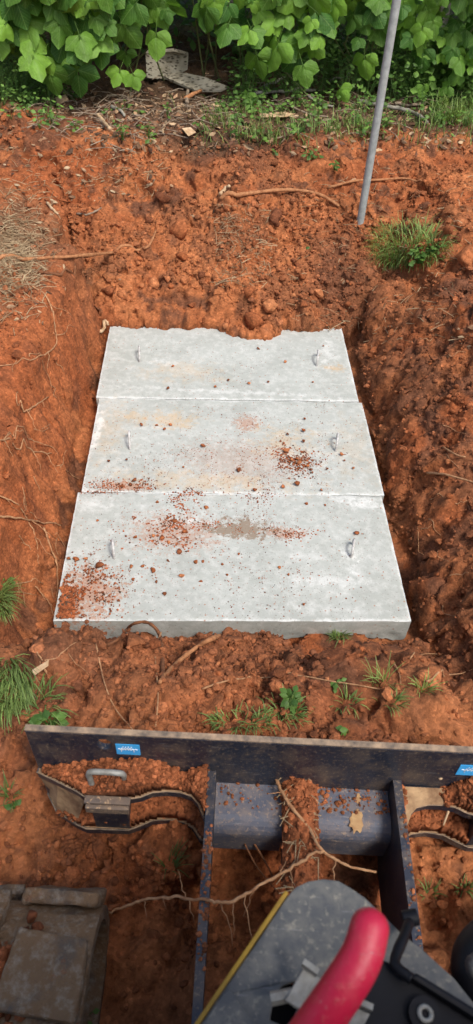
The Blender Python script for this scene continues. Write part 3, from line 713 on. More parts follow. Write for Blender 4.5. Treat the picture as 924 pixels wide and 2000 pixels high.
for (pp, r_, lb) in [([(-10, 880), (40, 882), (70, 886), (103, 890)], 2, 'pale forked rootlet on the left wall beside the middle lid'),
                     ([(-10, 876), (30, 864), (62, 862), (105, 878)], 1.5, 'fine rootlet arching over the forked one on the left wall'),
                     ([(-10, 1012), (50, 1018), (85, 1026), (120, 1030)], 2.4, 'straight pale root across the left wall at the lids joint'),
                     ([(-10, 970), (30, 985), (55, 1018), (72, 1060), (80, 1120)], 1.6, 'rootlet curving down the left wall'),
                     ([(86, 1035), (100, 1075), (112, 1105), (113, 1150), (110, 1185)], 2, 'rootlet hanging into the gap left of the front lid'),
                     ([(45, 810), (70, 796), (95, 778)], 1.8, 'short slanting rootlet high on the left wall'),
                     ([(70, 1150), (90, 1170), (104, 1196), (108, 1222)], 1.5, 'fine rootlet near the front left corner of the front lid'),
                     ([(28, 1145), (55, 1140), (86, 1143)], 1.5, 'fine level rootlet low on the left wall'),
                     ([(60, 560), (95, 590), (108, 640), (108, 680), (70, 705), (0, 720)], 1.6, 'long looping rootlet hanging over the upper left wall'),
                     ([(70, 1265), (82, 1290), (92, 1320)], 2, 'pale twig at the left corner of the pit'),
                     ([(80, 1310), (120, 1280), (150, 1255)], 1.4, 'fine slanting rootlet under the left corner of the front lid')]:
    strand('root', M['rootlet'], pp, r_, lb, 'root', 'rootlets of the left wall', lift=3, wig=.003,
           branches=[(random.random(), (random.uniform(-.3, 1), random.uniform(-1, .2), -.5), random.uniform(.05, .12), .55) for _ in range(3)])
for k in range(34):
    u0 = random.uniform(5, 120); v0 = random.uniform(620, 1160)
    if k > 21: u0 = random.uniform(760, 900); v0 = random.uniform(640, 1200)
    L_ = random.uniform(14, 48); a_ = random.uniform(-.7, 1.6)
    strand('root', M['rootlet'], [(u0 + L_ * q * math.cos(a_) + random.uniform(-5, 5), v0 + L_ * q * math.sin(a_) + random.uniform(-5, 5)) for q in (0, .35, .7, 1)], random.uniform(.7, 1.2),
           'hair-thin rootlet showing in the cut left wall' if k <= 21 else 'hair-thin rootlet showing in the cut right wall', 'root', 'hair-thin rootlets in the pit walls', lift=3, n=4, sub=4)

# ------------------------------------------------------------------ steel pole
pb = hit(703, 437)[0]; pt = aty(775, 0, pb.y + .03); pd = (pt - pb).normalized()
mb = MB(); prof = []
for k in range(23):
    q = k / 22 * 2.35 - .12; prof.append(pb + pd * q)
mb.tube(prof, .0205, 24)
t = empty('steel_pole', pb); t.location = pb
o = mb.build('pipe', M['pipe'], None, smooth=True); o.data.transform(Matrix.Translation(-pb)); o.parent = t
mb = MB(); mb.tube([pb + pd * 2.225, pb + pd * 2.245, pb + pd * 2.255], [.0225, .0225, .015], 20); o = mb.build('cap', M['galv'], None, smooth=True); o.data.transform(Matrix.Translation(-pb)); o.parent = t
tag(t, 'tall thin galvanised steel pole standing in the clay behind the lids', 'pole')

# ------------------------------------------------------------------ grass and weeds
def blades(name, specs, mat, label, cat, group=None, kind=None, width=.004, seg=4):
    """specs: rows (x,y,z, dirx,diry, length, bend, w, tone)"""
    V_ = []; F_ = []; C_ = []
    for (x, y, z, dx, dy, L, bend, w_, tone) in specs:
        base = len(V_); sx, sy = -dy, dx; n_ = math.hypot(sx, sy) + 1e-6; sx /= n_; sy /= n_
        px0, py0, pz0 = x, y, z; ang = random.uniform(.05, .35)
        for k in range(seg + 1):
            q = k / seg; ww = w_ * (1 - q ** 1.6) + .0004
            V_.append((px0 - sx * ww, py0 - sy * ww, pz0)); V_.append((px0 + sx * ww, py0 + sy * ww, pz0)); C_ += [tone, tone]
            st = L / seg; a = ang + bend * q
            px0 += dx / n_ * math.sin(a) * st; py0 += dy / n_ * math.sin(a) * st; pz0 += math.cos(a) * st
        for k in range(seg): F_.append((base + 2 * k, base + 2 * k + 1, base + 2 * k + 3, base + 2 * k + 2))
    V_ = np.array(V_); C_ = np.repeat(np.array(C_)[:, None], 3, 1)
    o0 = V_.mean(0) * [1, 1, 0] + [0, 0, V_[:, 2].min()] if kind is None else np.zeros(3)
    o = obj(name, mesh_np(name, V_ - o0, F_, True, C_), mat, None, o0); tag(o, label, cat, group, kind); return o
def tuft(u, v, ru, rv, n_, L, label, bend=1.3, w_=.0032, lean=(0, 0), tone=(.25, 1), group=None):
    sp = []
    for k in range(int(n_ * 1.5)):
        a = random.uniform(0, 6.283); r_ = math.sqrt(random.random())
        p, _ = hit(u + ru * r_ * math.cos(a), v + rv * r_ * math.sin(a))
        d = Vector((math.cos(a) * r_ + random.uniform(-.6, .6) + lean[0], math.sin(a) * -r_ + random.uniform(-.6, .6) + lean[1]))
        if d.length < .05: d = Vector((1, 0))
        sp.append((p.x, p.y, p.z - .005, d.x, d.y, L * .8 * random.uniform(.4, 1.15), bend * random.uniform(.4, 1.8), w_ * .62 * random.uniform(.6, 1.2), random.uniform(*tone)))
    return blades('grass_tuft', sp, M['grass'], label, 'grass', group)
GT = 'grass tufts round the pit'
tuft(798, 488, 74, 40, 420, .15, 'wide pale grass tuft on the right shelf by the pole', 1.8, .0034, (-.1, -.2), (.6, 1), GT)
tuft(770, 515, 40, 16, 60, .16, 'short grass fringe drooping off the right shelf', 2.0, .003, (-.4, -.5), (.1, .8), GT)
tuft(18, 1340, 44, 50, 220, .14, 'dense bright grass tuft at the left edge above the frame', 2.4, .0024, (.1, -1.5), (.3, 1), GT)
tuft(8, 1180, 14, 26, 130, .12, 'grass hanging over the left rim beside the front lid', 2.0, .0024, (.7, -.5), (.2, .9), GT)
tuft(85, 1385, 40, 40, 70, .10, 'sparse weedy grass right of the dense left tuft', 1.8, .0024, (.2, -.3), (.1, .8), GT)
tuft(662, 1245, 12, 6, 55, .07, 'tiny grass tuft against the front edge of the front lid', 1.5, .002, (.1, 0), (.1, .8), GT)
tuft(748, 1335, 26, 10, 16, .10, 'thin upright grass blades left of the soil lump', .9, .0018, (0, 0), (.4, 1), GT)
tuft(828, 1345, 16, 8, 24, .06, 'small pale grass sprig on top of the soil lump', 1.3, .002, (.2, 0), (.5, 1), GT)
tuft(552, 1390, 36, 22, 60, .06, 'leafy grass patch just above the middle of the frame', 1.6, .0026, (.1, -.2), (.2, .9), GT)
tuft(470, 1412, 60, 16, 70, .06, 'grass fringe poking up behind the frame edge, left of the leafy patch', 1.5, .0024, (0, -.2), (.2, .9), GT)
tuft(675, 1375, 24, 14, 26, .055, 'small grass patch right of the leafy patch above the frame', 1.6, .0022, (.1, -.2), (.2, .9), GT)
tuft(760, 1375, 25, 12, 20, .06, 'few short grass blades beside the soil lump', 1.6, .002, (.1, -.2), (.2, .8), GT)
tuft(510, 1405, 90, 18, 30, .05, 'scattered low blades along the frame edge', 1.6, .002, (.1, -.2), (.3, .9), GT)
tuft(20, 1560, 10, 20, 18, .06, 'sparse blades left of the frame end', 1.6, .002, (.2, -.2), (.1, .5), GT)
tuft(335, 1690, 14, 16, 14, .08, 'few dark blades in the shade under the frame', 1.2, .0016, (.2, .3), (0, .3), GT)
tuft(840, 1745, 16, 10, 16, .05, 'small blades on the lit ground at the lower right', 1.6, .0018, (.2, .1), (.1, .5), GT)
tuft(905, 1735, 12, 8, 16, .04, 'tiny sprig at the right edge beside the loader', 1.6, .0022, (.2, .1), (.1, .5), GT)

def leaflet_np(L, W, fold, droop, kind=0, nseg=6, lobe=.028):
    """a leaf blade along +Y, upper side +Z: returns verts, faces, uv"""
    prof = {0: [.0, .55, .92, 1.0, .78, .40, .0], 1: [.0, .74, 1.0, .92, .88, .50, .0], 2: [.0, .82, 1.0, .95, .74, .40, .0], 3: [0, .5, .8, 1, .9, .55, 0]}[kind]
    if nseg != 6:
        cp = catmull([(k / 6, q, 0) for k, q in enumerate(prof)], 8); prof = list(np.maximum(np.interp(np.linspace(0, 1, nseg + 1), [p.x for p in cp], [p.y for p in cp]), 0)); prof[0] = prof[-1] = 0
    v = []; uv = []; f = []
    for k in range(nseg + 1):
        q = k / nseg; y = L * q; z = -droop * L * q * q
        a = prof[k] * W / 2
        for s in (-1, -.5, 0, .5, 1):
            asym = 1.0
            v.append((a * s, y + (lobe * L * abs(s) * abs(math.sin(q * math.pi * 2.5))), z - fold * abs(s) ** 1.5 * a + (.02 * L * math.sin(5 * q + s * 3))))
            uv.append((.5 + .5 * s * max(prof[k], .05), q))
    for k in range(nseg):
        for s in range(4): f.append((k * 5 + s, k * 5 + s + 1, k * 5 + s + 6, k * 5 + s + 5))
    return np.array(v), np.array(f), np.array(uv)
def kudzu_leaf_np(seed, nseg=6):
    r = random.Random(seed); V_ = []; F_ = []; U_ = []; b = 0
    for (ang, lat) in ((0, 0), (1.05, 1), (-1.05, -1)):
        L = r.uniform(.92, 1.08) * (1 if lat == 0 else .9); W = L * r.uniform(.78, .95)
        v, f, uv = leaflet_np(L, W, r.uniform(.15, .45), r.uniform(.05, .35), 1 if lat == 0 else r.choice((0, 2, 1)), nseg)
        if lat: v[:, 0] *= np.where(v[:, 0] * lat < 0, 1.12, .85)
        tw = r.uniform(-.25, .25); a = -ang + r.uniform(-.15, .15); c, s = math.cos(a), math.sin(a)
        x, y = v[:, 0].copy(), v[:, 1].copy(); v[:, 2] += x * tw - (.15 * y if lat else 0)
        v[:, 0] = x * c - y * s; v[:, 1] = x * s + y * c
        v[:, 1] += .32 if lat == 0 else .12
        v[:, 0] += .04 * lat
        V_.append(v); F_.append(f + b); U_.append(uv); b += len(v)
    # petiole
    for (p0, p1) in (((0, -.55, -.05), (0, .12, 0)), ((0, .12, 0), (0, .34, 0))):
        p0 = np.array(p0); p1 = np.array(p1); w_ = np.array((.012, 0, 0)); h_ = np.array((0, 0, .012))
        v = np.array([p0 - w_, p0 + w_, p0 + h_, p1 - w_, p1 + w_, p1 + h_]); f = np.array([(0, 1, 4, 3), (1, 2, 5, 4), (2, 0, 3, 5)])
        V_.append(v); F_.append(f + b); U_.append(np.tile((.5, .5), (6, 1))); b += 6
    return np.concatenate(V_), np.concatenate(F_), np.concatenate(U_)
def set_uv(me, uv):
    l = me.uv_layers.new(name='UVMap'); idx = np.zeros(len(me.loops), np.int32); me.loops.foreach_get('vertex_index', idx)
    l.data.foreach_set('uv', uv[idx].astype(np.float32).ravel())
KL = [kudzu_leaf_np(k) for k in range(8)]
KM = []
for (v, f, uv) in [kudzu_leaf_np(k, 12) for k in range(8)]:
    me = mesh_np('leaf', v, f, True); set_uv(me, uv); me.materials.append(M['kudzu']); KM.append(me)
def basis(tip, nrm):
    tip = Vector(tip).normalized(); nrm = Vector(nrm); nrm = (nrm - tip * nrm.dot(tip)).normalized(); x = tip.cross(nrm)
    return Matrix(((x.x, tip.x, nrm.x), (x.y, tip.y, nrm.y), (x.z, tip.z, nrm.z)))
def place_leaf(p, size, parent, tip=None, nrm=None):
    tip = tip or (random.gauss(0, .5), random.uniform(-.7, .2), random.uniform(-1, -.45)); nrm = nrm or (random.gauss(0, .45), -.75, random.uniform(.0, 1.2))
    o = bpy.data.objects.new('leaf', random.choice(KM)); mtx = basis(tip, nrm).to_4x4()
    s = Matrix.Diagonal((size, size, size, 1)); o.matrix_world = Matrix.Translation(p) @ mtx @ s
    link(o); o.parent = parent; o.matrix_parent_inverse = Matrix.Identity(4)
    o.location = Vector(p) - parent.location
    return o

# curtain of kudzu: outline of its lower edge as (u, v), one depth for each stretch
groups = [  # name label, u range, base distance, bottom outline, count, leaf size
    ('dense kudzu curtain hanging over the left end of the bank', -60, 205, 5.15, [(-60, 80), (0, 105), (60, 140), (100, 160), (150, 176), (190, 125), (205, 95)], 90, .132),
    ('kudzu vine left of centre with leaves trailing above the weathered board', 200, 335, 5.35, [(200, 100), (240, 75), (262, 60), (300, 88), (335, 40)], 26, .118),
    ('sparse kudzu sprays hanging over the dark hollow in the centre', 370, 500, 5.55, [(370, 20), (400, 38), (440, 75), (480, 84), (500, 20)], 16, .120),
    ('kudzu vine right of centre hanging in a long tongue over the branches', 490, 660, 5.50, [(490, 40), (530, 110), (590, 140), (620, 120), (660, 50)], 46, .118),
    ('kudzu vine just left of the steel pole top', 650, 770, 5.65, [(650, 55), (690, 90), (715, 120), (740, 90), (770, 80)], 28, .110),
    ('kudzu spread at the right corner with yellowish young leaves below', 760, 990, 5.70, [(760, 95), (800, 120), (860, 135), (924, 150), (990, 160)], 88, .102)]
EXTRA = [(150, 150, .15), (92, 150, .14), (60, 120, .14), (245, 118, .08), (236, 152, .10), (258, 160, .09), (305, 78, .12), (448, 62, .12), (490, 74, .10), (500, 122, .14), (545, 96, .16), (590, 142, .12), (485, 196, .10), (663, 190, .09), (712, 122, .13), (880, 185, .08), (828, 184, .07), (905, 160, .09), (15, 60, .11), (320, 20, .12), (400, 22, .13)]
def lerp_outline(ol, u):
    for (a, b) in zip(ol[:-1], ol[1:]):
        if a[0] <= u <= b[0]: return a[1] + (b[1] - a[1]) * (u - a[0]) / (b[0] - a[0])
    return ol[-1][1]
for (lb, u0, u1, dist, ol, cnt, ls) in groups:
    c = aty((u0 + u1) / 2, 120, dist + .25); root = empty('kudzu_vine', drop(c.x, c.y)[0])
    tag(root, lb, 'vine', 'kudzu along the back of the site')
    mb = MB()
    for k in range(5):
        uu = random.uniform(u0, u1); a = aty(uu, lerp_outline(ol, uu) * .8, dist + .12) - root.location
        b = Vector((a.x + random.uniform(-.3, .3), a.y + random.uniform(.0, .4), 1.5 + random.uniform(0, .5))); mid = (a + b) / 2 + Vector((random.uniform(-.2, .2), -.1, -.1))
        mb.tube(catmull([Vector((random.uniform(-.3, .3), random.uniform(0, .3), -.02)), a + Vector((0, .1, -.1)), a, mid, b], 6), .006, 5)
    mb.build('stem', M['stem'], root, smooth=True)
    placed = []; tries = 0
    while len(placed) < cnt and tries < 4000:
        tries += 1
        uu = random.uniform(u0, u1); bot = lerp_outline(ol, uu); vv = bot - 12 - (bot + 70) * random.random() ** 1.1
        if any(abs(uu - a) < 14 and abs(vv - b) < 14 for a, b in placed): continue
        placed.append((uu, vv))
        q = random.random()
        place_leaf(aty(uu, vv - 22, dist + random.uniform(-.12, .16)), ls * random.choice((random.uniform(.45, .8), random.uniform(.75, 1.2), random.uniform(.85, 1.15))), root)
    for (uu, vv, ss) in EXTRA:
        if u0 <= uu < u1: place_leaf(aty(uu, vv - 20, dist - random.uniform(.0, .15)), ss, root)
    # dense leafage above and behind, out of reach of counting
    n_ = 260; V_ = []; F_ = []; U_ = []; C_ = []; b0 = 0
    xl = aty(u0, 60, dist).x; xr = aty(u1, 60, dist).x
    dens = 1.15
    for k in range(int(n_ * (xr - xl) / .6 * dens)):
        x = random.uniform(xl - .15, xr + .15); y = dist + random.uniform(.2, 1.1)
        low = (.45 if cnt > 50 else .85)
        z = random.uniform(low + .1 * (y - dist), 2.1) if random.random() < .8 else random.uniform(1.3, 2.3)
        z = max(z, low)
        if z > .95: y -= random.uniform(0, .35) * (1 if cnt > 20 else .6)
        tip = Vector((random.uniform(-.6, .6), random.uniform(-.7, .2), -.8)); nr = Vector((random.uniform(-.5, .5), -.6, random.uniform(.2, 1)))
        s = ls * random.uniform(.7, 1.15); mt = np.array(basis(tip, nr)) * s
        v, f, uv = KL[k % 8]
        V_.append(v @ mt.T + np.array((x, y, z)) - np.array(root.location)); F_.append(f + b0); U_.append(uv); C_.append(np.full(len(v), random.random())); b0 += len(v)
    me = mesh_np('foliage', np.concatenate(V_), np.concatenate(F_), True, np.repeat(np.concatenate(C_)[:, None], 3, 1)); set_uv(me, np.concatenate(U_))
    o = obj('foliage', me, M['kudzu_mass'], root); tag(o, kind='stuff')
# the wood behind: a leafy mass over the bank that keeps the hollow dark
def thicket():
    V_ = []; F_ = []; C_ = []; b0 = 0
    lv, lf, _ = leaflet_np(1, .7, .3, .2, 0)
    sel = [0, 2, 4, 10, 12, 14, 20, 22, 24, 30, 32, 34]
    lv = lv[sel]; lf = np.array([(0, 1, 4, 3), (1, 2, 5, 4), (3, 4, 7, 6), (4, 5, 8, 7), (6, 7, 10, 9), (7, 8, 11, 10)])
    n_ = 16000
    for k in range(n_):
        x = random.uniform(-4.2, 4.6); q = random.random()
        if q < .55: y = random.uniform(5.7, 9.5); z = random.uniform(1.2, 3.2)              # roof
        elif q < .85: y = random.uniform(7.6, 10); z = random.uniform(0, 3.4)                # back
        else: y = random.uniform(6.3, 8.4); z = random.uniform(0.05, .55) * random.random() ** .7      # undergrowth
        if abs(x) > 2.1 and q < .75: y -= random.uniform(0, 1.0)
        s = random.uniform(.08, .2) if q < .85 else random.uniform(.03, .09)
        tip = Vector((random.uniform(-1, 1), random.uniform(-.8, .4), random.uniform(-.9, .2))); nr = Vector((random.uniform(-.6, .6), random.uniform(-.8, .3), 1))
        mt = np.array(basis(tip, nr)) * s
        V_.append(lv @ mt.T + np.array((x, y, z + .02))); F_.append(lf + b0); C_.append(np.full(len(lv), random.random() * .4)); b0 += len(lv)  # leaf tones kept low: the hollow's shade is put into their colour
    o = obj('woodland_thicket', mesh_np('woodland_thicket', np.concatenate(V_), np.concatenate(F_), True, np.repeat(np.concatenate(C_)[:, None], 3, 1)), M['weed'])
    tag(o, 'dark leafy thicket under and behind the kudzu', 'undergrowth', kind='stuff')
thicket()
for k, (x, y, r_, lb) in enumerate([(-1.9, 7.3, .09, 'dim tree trunk in the thicket behind the left kudzu'), (-.35, 7.6, .07, 'dim tree trunk in the thicket behind the central hollow'), (1.5, 7.5, .10, 'dim tree trunk in the thicket behind the right kudzu')]):
    t = empty('tree', drop(x, y)[0]); tag(t, lb, 'tree', 'trees in the thicket')
    mb = MB(); P = catmull([(0, 0, -.1), (.03, .02, .8), (-.04, .05, 1.8), (.05, 0, 3.2), (.02, .05, 4.6)], 6); mb.tube(P, [r_ * (1.3 - .8 * i / (len(P) - 1)) for i in range(len(P))], 12, wob=.06)
    for q in range(5):
        a = random.uniform(0, 6.28); s0 = P[12 + q * 2]; mb.tube([s0, s0 + Vector((math.cos(a) * .4, math.sin(a) * .4, .25)), s0 + Vector((math.cos(a) * .9, math.sin(a) * .9, .4))], [r_ * .45, r_ * .3, r_ * .12], 7)
    mb.build('trunk', M['branch'], t, smooth=True)
    V_ = []; F_ = []; C_ = []; b0 = 0; v, f, uv = leaflet_np(1, .62, .3, .25, 0)
    for q in range(650):
        d = Vector((random.gauss(0, 1), random.gauss(0, 1), random.gauss(0, 1))).normalized() * random.uniform(.45, 1.15)
        mt = np.array(basis((random.uniform(-1, 1), random.uniform(-1, 1), -.7), (random.uniform(-.6, .6), random.uniform(-.6, .6), 1))) * random.uniform(.10, .19)
        V_.append(v @ mt.T + np.array((d.x, d.y, 3.9 + d.z * .75))); F_.append(f + b0); C_.append(np.full(len(v), random.random())); b0 += len(v)
    o = obj('crown', mesh_np('crown', np.concatenate(V_), np.concatenate(F_), True, np.repeat(np.concatenate(C_)[:, None], 3, 1)), M['weed'], t); tag(o, kind='stuff')

# ground cover at the back: grass, weeds, dead leaves
sp = []
for k in range(6200):
    u = random.uniform(330, 940); v = random.uniform(165, 300)
    dens = math.exp(-((v - (252 - .02 * (u - 600))) / 32) ** 2) * (.04 + .96 * (u > 395)) * (1 - .5 * (abs(u-540) < 60) * (v < 235)) * (1 - .6 * (u > 760) * (v > 215))
    if random.random() > dens: continue
    p, _ = hit(u, v); a = random.uniform(0, 6.283)
    nz = math.sin(p.x * 9 + 1.3) * math.sin(p.y * 11 + p.x * 4)
    if nz < .05 and random.random() < .85: continue
    sp.append((p.x, p.y, p.z - .004, math.cos(a), math.sin(a), random.uniform(.04, .14), random.uniform(.6, 2.4), random.uniform(.0014, .003), random.uniform(.25, 1)))
for k in range(500):
    u = random.uniform(840, 930); v = random.uniform(200, 245); p, _ = hit(u, v); a = random.uniform(0, 6.283)
    sp.append((p.x, p.y, p.z - .004, math.cos(a), math.sin(a), random.uniform(.05, .14), random.uniform(.4, 1.6), .003, random.uniform(.4, 1)))
blades('grass', sp, M['grass'], 'thin green grass growing along the foot of the bank', 'grass', kind='stuff')

def weed_mesh(sites, name, label, kind=None, group=None, lsize=(.018, .04), hgt=(.02, .10), n_leaf=(5, 10), tone=(.2, 1), cat='weed'):
    V_ = []; F_ = []; C_ = []; b0 = 0; v, f, uv = leaflet_np(1, .72, .25, .2, 0)
    o0 = sites[0] if kind is None else Vector((0, 0, 0))
    for p in sites:
        for k in range(random.randint(*n_leaf)):
            h_ = random.uniform(*hgt); a = random.uniform(0, 6.283); r_ = random.uniform(.0, .06) * (hgt[1] / .10)
            tip = Vector((math.cos(a), math.sin(a), random.uniform(-.5, .3))); nr = Vector((random.uniform(-.4, .4), random.uniform(-.7, .1), 1))
            mt = np.array(basis(tip, nr)) * random.uniform(*lsize)
            q = Vector(p) + Vector((math.cos(a) * r_, math.sin(a) * r_, h_)) - o0
            V_.append(v @ mt.T + np.array(q)); F_.append(f + b0); tn = random.uniform(*tone); C_.append(np.full(len(v), tn)); b0 += len(v)
            s = np.array([(p[0] - o0[0] - .001, p[1] - o0[1], p[2] - o0[2]), (p[0] - o0[0] + .001, p[1] - o0[1], p[2] - o0[2]), (q[0] + .001, q[1], q[2]), (q[0] - .001, q[1], q[2])])
            V_.append(s); F_.append(np.array([(0, 1, 2, 3)]) + b0); C_.append(np.full(4, .3)); b0 += 4
    o = obj(name, mesh_np(name, np.concatenate(V_), np.concatenate(F_), True, np.repeat(np.concatenate(C_)[:, None], 3, 1)), M['weed'], None, o0)
    tag(o, label, cat, group, kind); return o
sites = []
for k in range(700):
    u = random.uniform(-20, 940); v = random.uniform(120, 285)
    if u < 260: d = .7 * math.exp(-((v - (180 + .3 * u)) / 45) ** 2) * (1 if u < 110 else .22)
    elif u < 420: d = .10 if 225 < v < 270 else .02
    else: d = .6 * math.exp(-((v - 215) / 45) ** 2)
    if random.random() < d: sites.append(hit(u, v)[0])
weed_mesh(sites, 'weeds', 'low leafy weeds growing through the leaf litter', kind='stuff')
bank = []
for k in range(260):
    u = random.uniform(470, 960); v = random.uniform(100, 200); p = hit(u, v)[0]; bank.append(p)
weed_mesh(bank, 'undergrowth', 'shaded leafy undergrowth below the kudzu', kind='stuff', hgt=(.03, .30), lsize=(.02, .055), n_leaf=(6, 12), tone=(.15, .9))
left = [hit(random.uniform(-30, 110), random.uniform(95, 215))[0] for k in range(90)]
weed_mesh(left, 'undergrowth', 'pale feathery weeds at the left foot of the bank', kind='stuff', hgt=(.03, .26), lsize=(.015, .04), n_leaf=(8, 14), tone=(.3, 1))
right = [hit(random.uniform(790, 950), random.uniform(120, 195))[0] for k in range(95)]
weed_mesh(right, 'undergrowth', 'yellow green young vine leaves at the right foot of the bank', kind='stuff', hgt=(.05, .34), lsize=(.04, .08), n_leaf=(5, 9), tone=(.6, 1))
for (u, v, lb, ls, hg, nl) in [
    (820, 515, 'leafy weed spilling over the right shelf in front of the wide pale tuft', (.03, .055), (.01, .08), (60, 70)), (850, 495, 'weed clump right of the wide pale tuft on the shelf', (.02, .04), (.01, .06), (40, 50)),
    (610, 312, 'small bright seedling clump on the clay left of the pole', (.03, .05), (.02, .07), (14, 16)), (652, 335, 'second small seedling clump nearer the pole', (.025, .04), (.02, .06), (14, 16)),
    (533, 304, 'single dark seedling on the back clay', (.03, .04), (.01, .03), (4, 5)), (606, 490, 'single pale green leaf on the slope', (.035, .04), (.02, .03), (1, 1)),
    (98, 1420, 'heart-leaved weed wedged against the frame at the left', (.025, .04), (.005, .05), (22, 26)), (150, 280 - 20, 'low weed at the left edge of the leaf litter', (.03, .05), (.02, .08), (12, 14)), (290, 270, 'low weed on the dark rim', (.03, .05), (.02, .08), (10, 12)), (240, 275, 'trailing weed on the red mound at the left', (.03, .05), (.02, .10), (10, 14)),
    (570, 1370, 'broad-leaved weed in the grass above the frame', (.02, .035), (.005, .03), (24, 28)), (655, 1338, 'small clover-like weed before the front lid', (.016, .025), (.005, .02), (6, 8)), (680, 1432, 'single heart-shaped seedling by the frame edge', (.022, .03), (.01, .02), (3, 3)),
    (30, 1925, 'small green seedling at the lower left beside the track', (.012, .018), (.02, .05), (7, 8)), (28, 1580, 'dull leafy scrap left of the frame end', (.02, .03), (.004, .01), (5, 6)), (12, 1140, 'small weed on the left rim beside the front lid', (.025, .035), (.01, .03), (10, 12)), (165, 1990, 'pale sprig beside the track at the bottom', (.015, .02), (.02, .05), (6, 8))]:
    weed_mesh([hit(u, v)[0]], 'seedling', lb, None, 'seedlings and small weeds', tuple(q * .72 for q in ls), hg, nl, (.1, .75), 'plant')

# dead leaves and straw
def litter(sites, name, label, size, cols, up=.35):
    V_ = []; F_ = []; C_ = []; b0 = 0; v, f, uv = leaflet_np(1, .6, .4, .3, 0)
    sel = [0, 2, 4, 10, 12, 14, 20, 22, 24, 30, 32, 34]; v = v[sel]; f = np.array([(0, 1, 4, 3), (1, 2, 5, 4), (3, 4, 7, 6), (4, 5, 8, 7), (6, 7, 10, 9), (7, 8, 11, 10)])
    for (p, n_) in sites:
        a = random.uniform(0, 6.283); tip = Vector((math.cos(a), math.sin(a), random.uniform(-.3, .3))); nr = Vector(n_) + Vector((random.gauss(0, up), random.gauss(0, up), .3))
        mt = np.array(basis(tip, nr)) * random.uniform(*size) * np.array((random.uniform(.6, 1), 1, random.uniform(.5, 2)))[None]
        V_.append(v @ mt.T + np.array(p) + [0, 0, .006]); F_.append(f + b0); c = np.array(random.choice(cols)) * random.uniform(.6, 1.2); C_.append(np.tile(c, (len(v), 1))); b0 += len(v)
    o = obj(name, mesh_np(name, np.concatenate(V_), np.concatenate(F_), True, np.concatenate(C_)), M['litter']); tag(o, label, 'leaf litter', kind='stuff')
brn = [(.16, .085, .045), (.24, .13, .07), (.10, .055, .032), (.34, .21, .12), (.42, .29, .17), (.13, .06, .035)]
st = []
for k in range(9000):
    u = random.uniform(-20, 945); v = random.uniform(95, 300)
    vc = 228 if u < 480 else 240
    d = math.exp(-((v - vc) / 46) ** 2) * (1.0 if u < 500 else .55)
    if u < 170 and v > 222: d *= .15
    if random.random() < d: st.append(hit(u, v))
litter(st, 'leaf_litter', 'brown dead leaves covering the foot of the bank', (.02, .07), brn)
st = [hit(random.gauss(25, 45), random.gauss(505, 55)) for k in range(150)] + [hit(random.gauss(905, 14), random.gauss(662, 16)) for k in range(22)] + [hit(random.uniform(0, 300), random.uniform(285, 400)) for k in range(110)] + [hit(random.uniform(0, 924), random.uniform(300, 620)) for k in range(50)]
litter(st, 'leaf_scraps', 'scraps of dead leaf lying on the clay round the pit', (.015, .045), brn + [(.46, .33, .2)])
sp = []
mb = MB()
for k in range(1900):
    q = random.random()
    if q < .62: u, v = random.gauss(22, 36), random.gauss(495, 50)
    elif q < .72: u, v = random.uniform(0, 330), random.uniform(285, 390)
    elif q < .86: u, v = random.uniform(420, 530), random.uniform(400, 560)
    else: u, v = random.uniform(560, 924), random.uniform(330, 680)
    if u < -40 or u > 950: continue
    p, n_ = hit(u, v); a = random.uniform(0, 6.283); L = random.uniform(.02, .11); d = Vector((math.cos(a), math.sin(a), random.uniform(-.2, .35))) * L
    p = p + Vector((0, 0, .004)); mb.tube([p - d * .5, p + Vector((0, 0, random.uniform(0, .01))), p + d * .5], random.uniform(.0008, .0018), 3, cap=False)
o = mb.build('straw', M['straw']); tag(o, 'dry straw and thin stalks strewn over the left rim and slopes', 'straw', kind='stuff')

mb = MB()
for k in range(520):
    u, v = random.uniform(60, 900), random.gauss(215, 34)
    if u > 480 and random.random() < .55: continue
    p, n_ = hit(u, v); a = random.uniform(0, 6.283); L = random.uniform(.05, .22); d = Vector((math.cos(a), math.sin(a), random.uniform(-.1, .25))) * L
    p = p + Vector((0, 0, .012)); mb.tube([p - d * .5, p + Vector((random.uniform(-.02, .02), random.uniform(-.02, .02), random.uniform(0, .02))), p + d * .5], random.uniform(.0012, .0034), 4, cap=False)
o = mb.build('twig_litter', M['stick']); tag(o, 'dry brown twigs tangled in the leaf litter below the kudzu', 'twigs', kind='stuff')
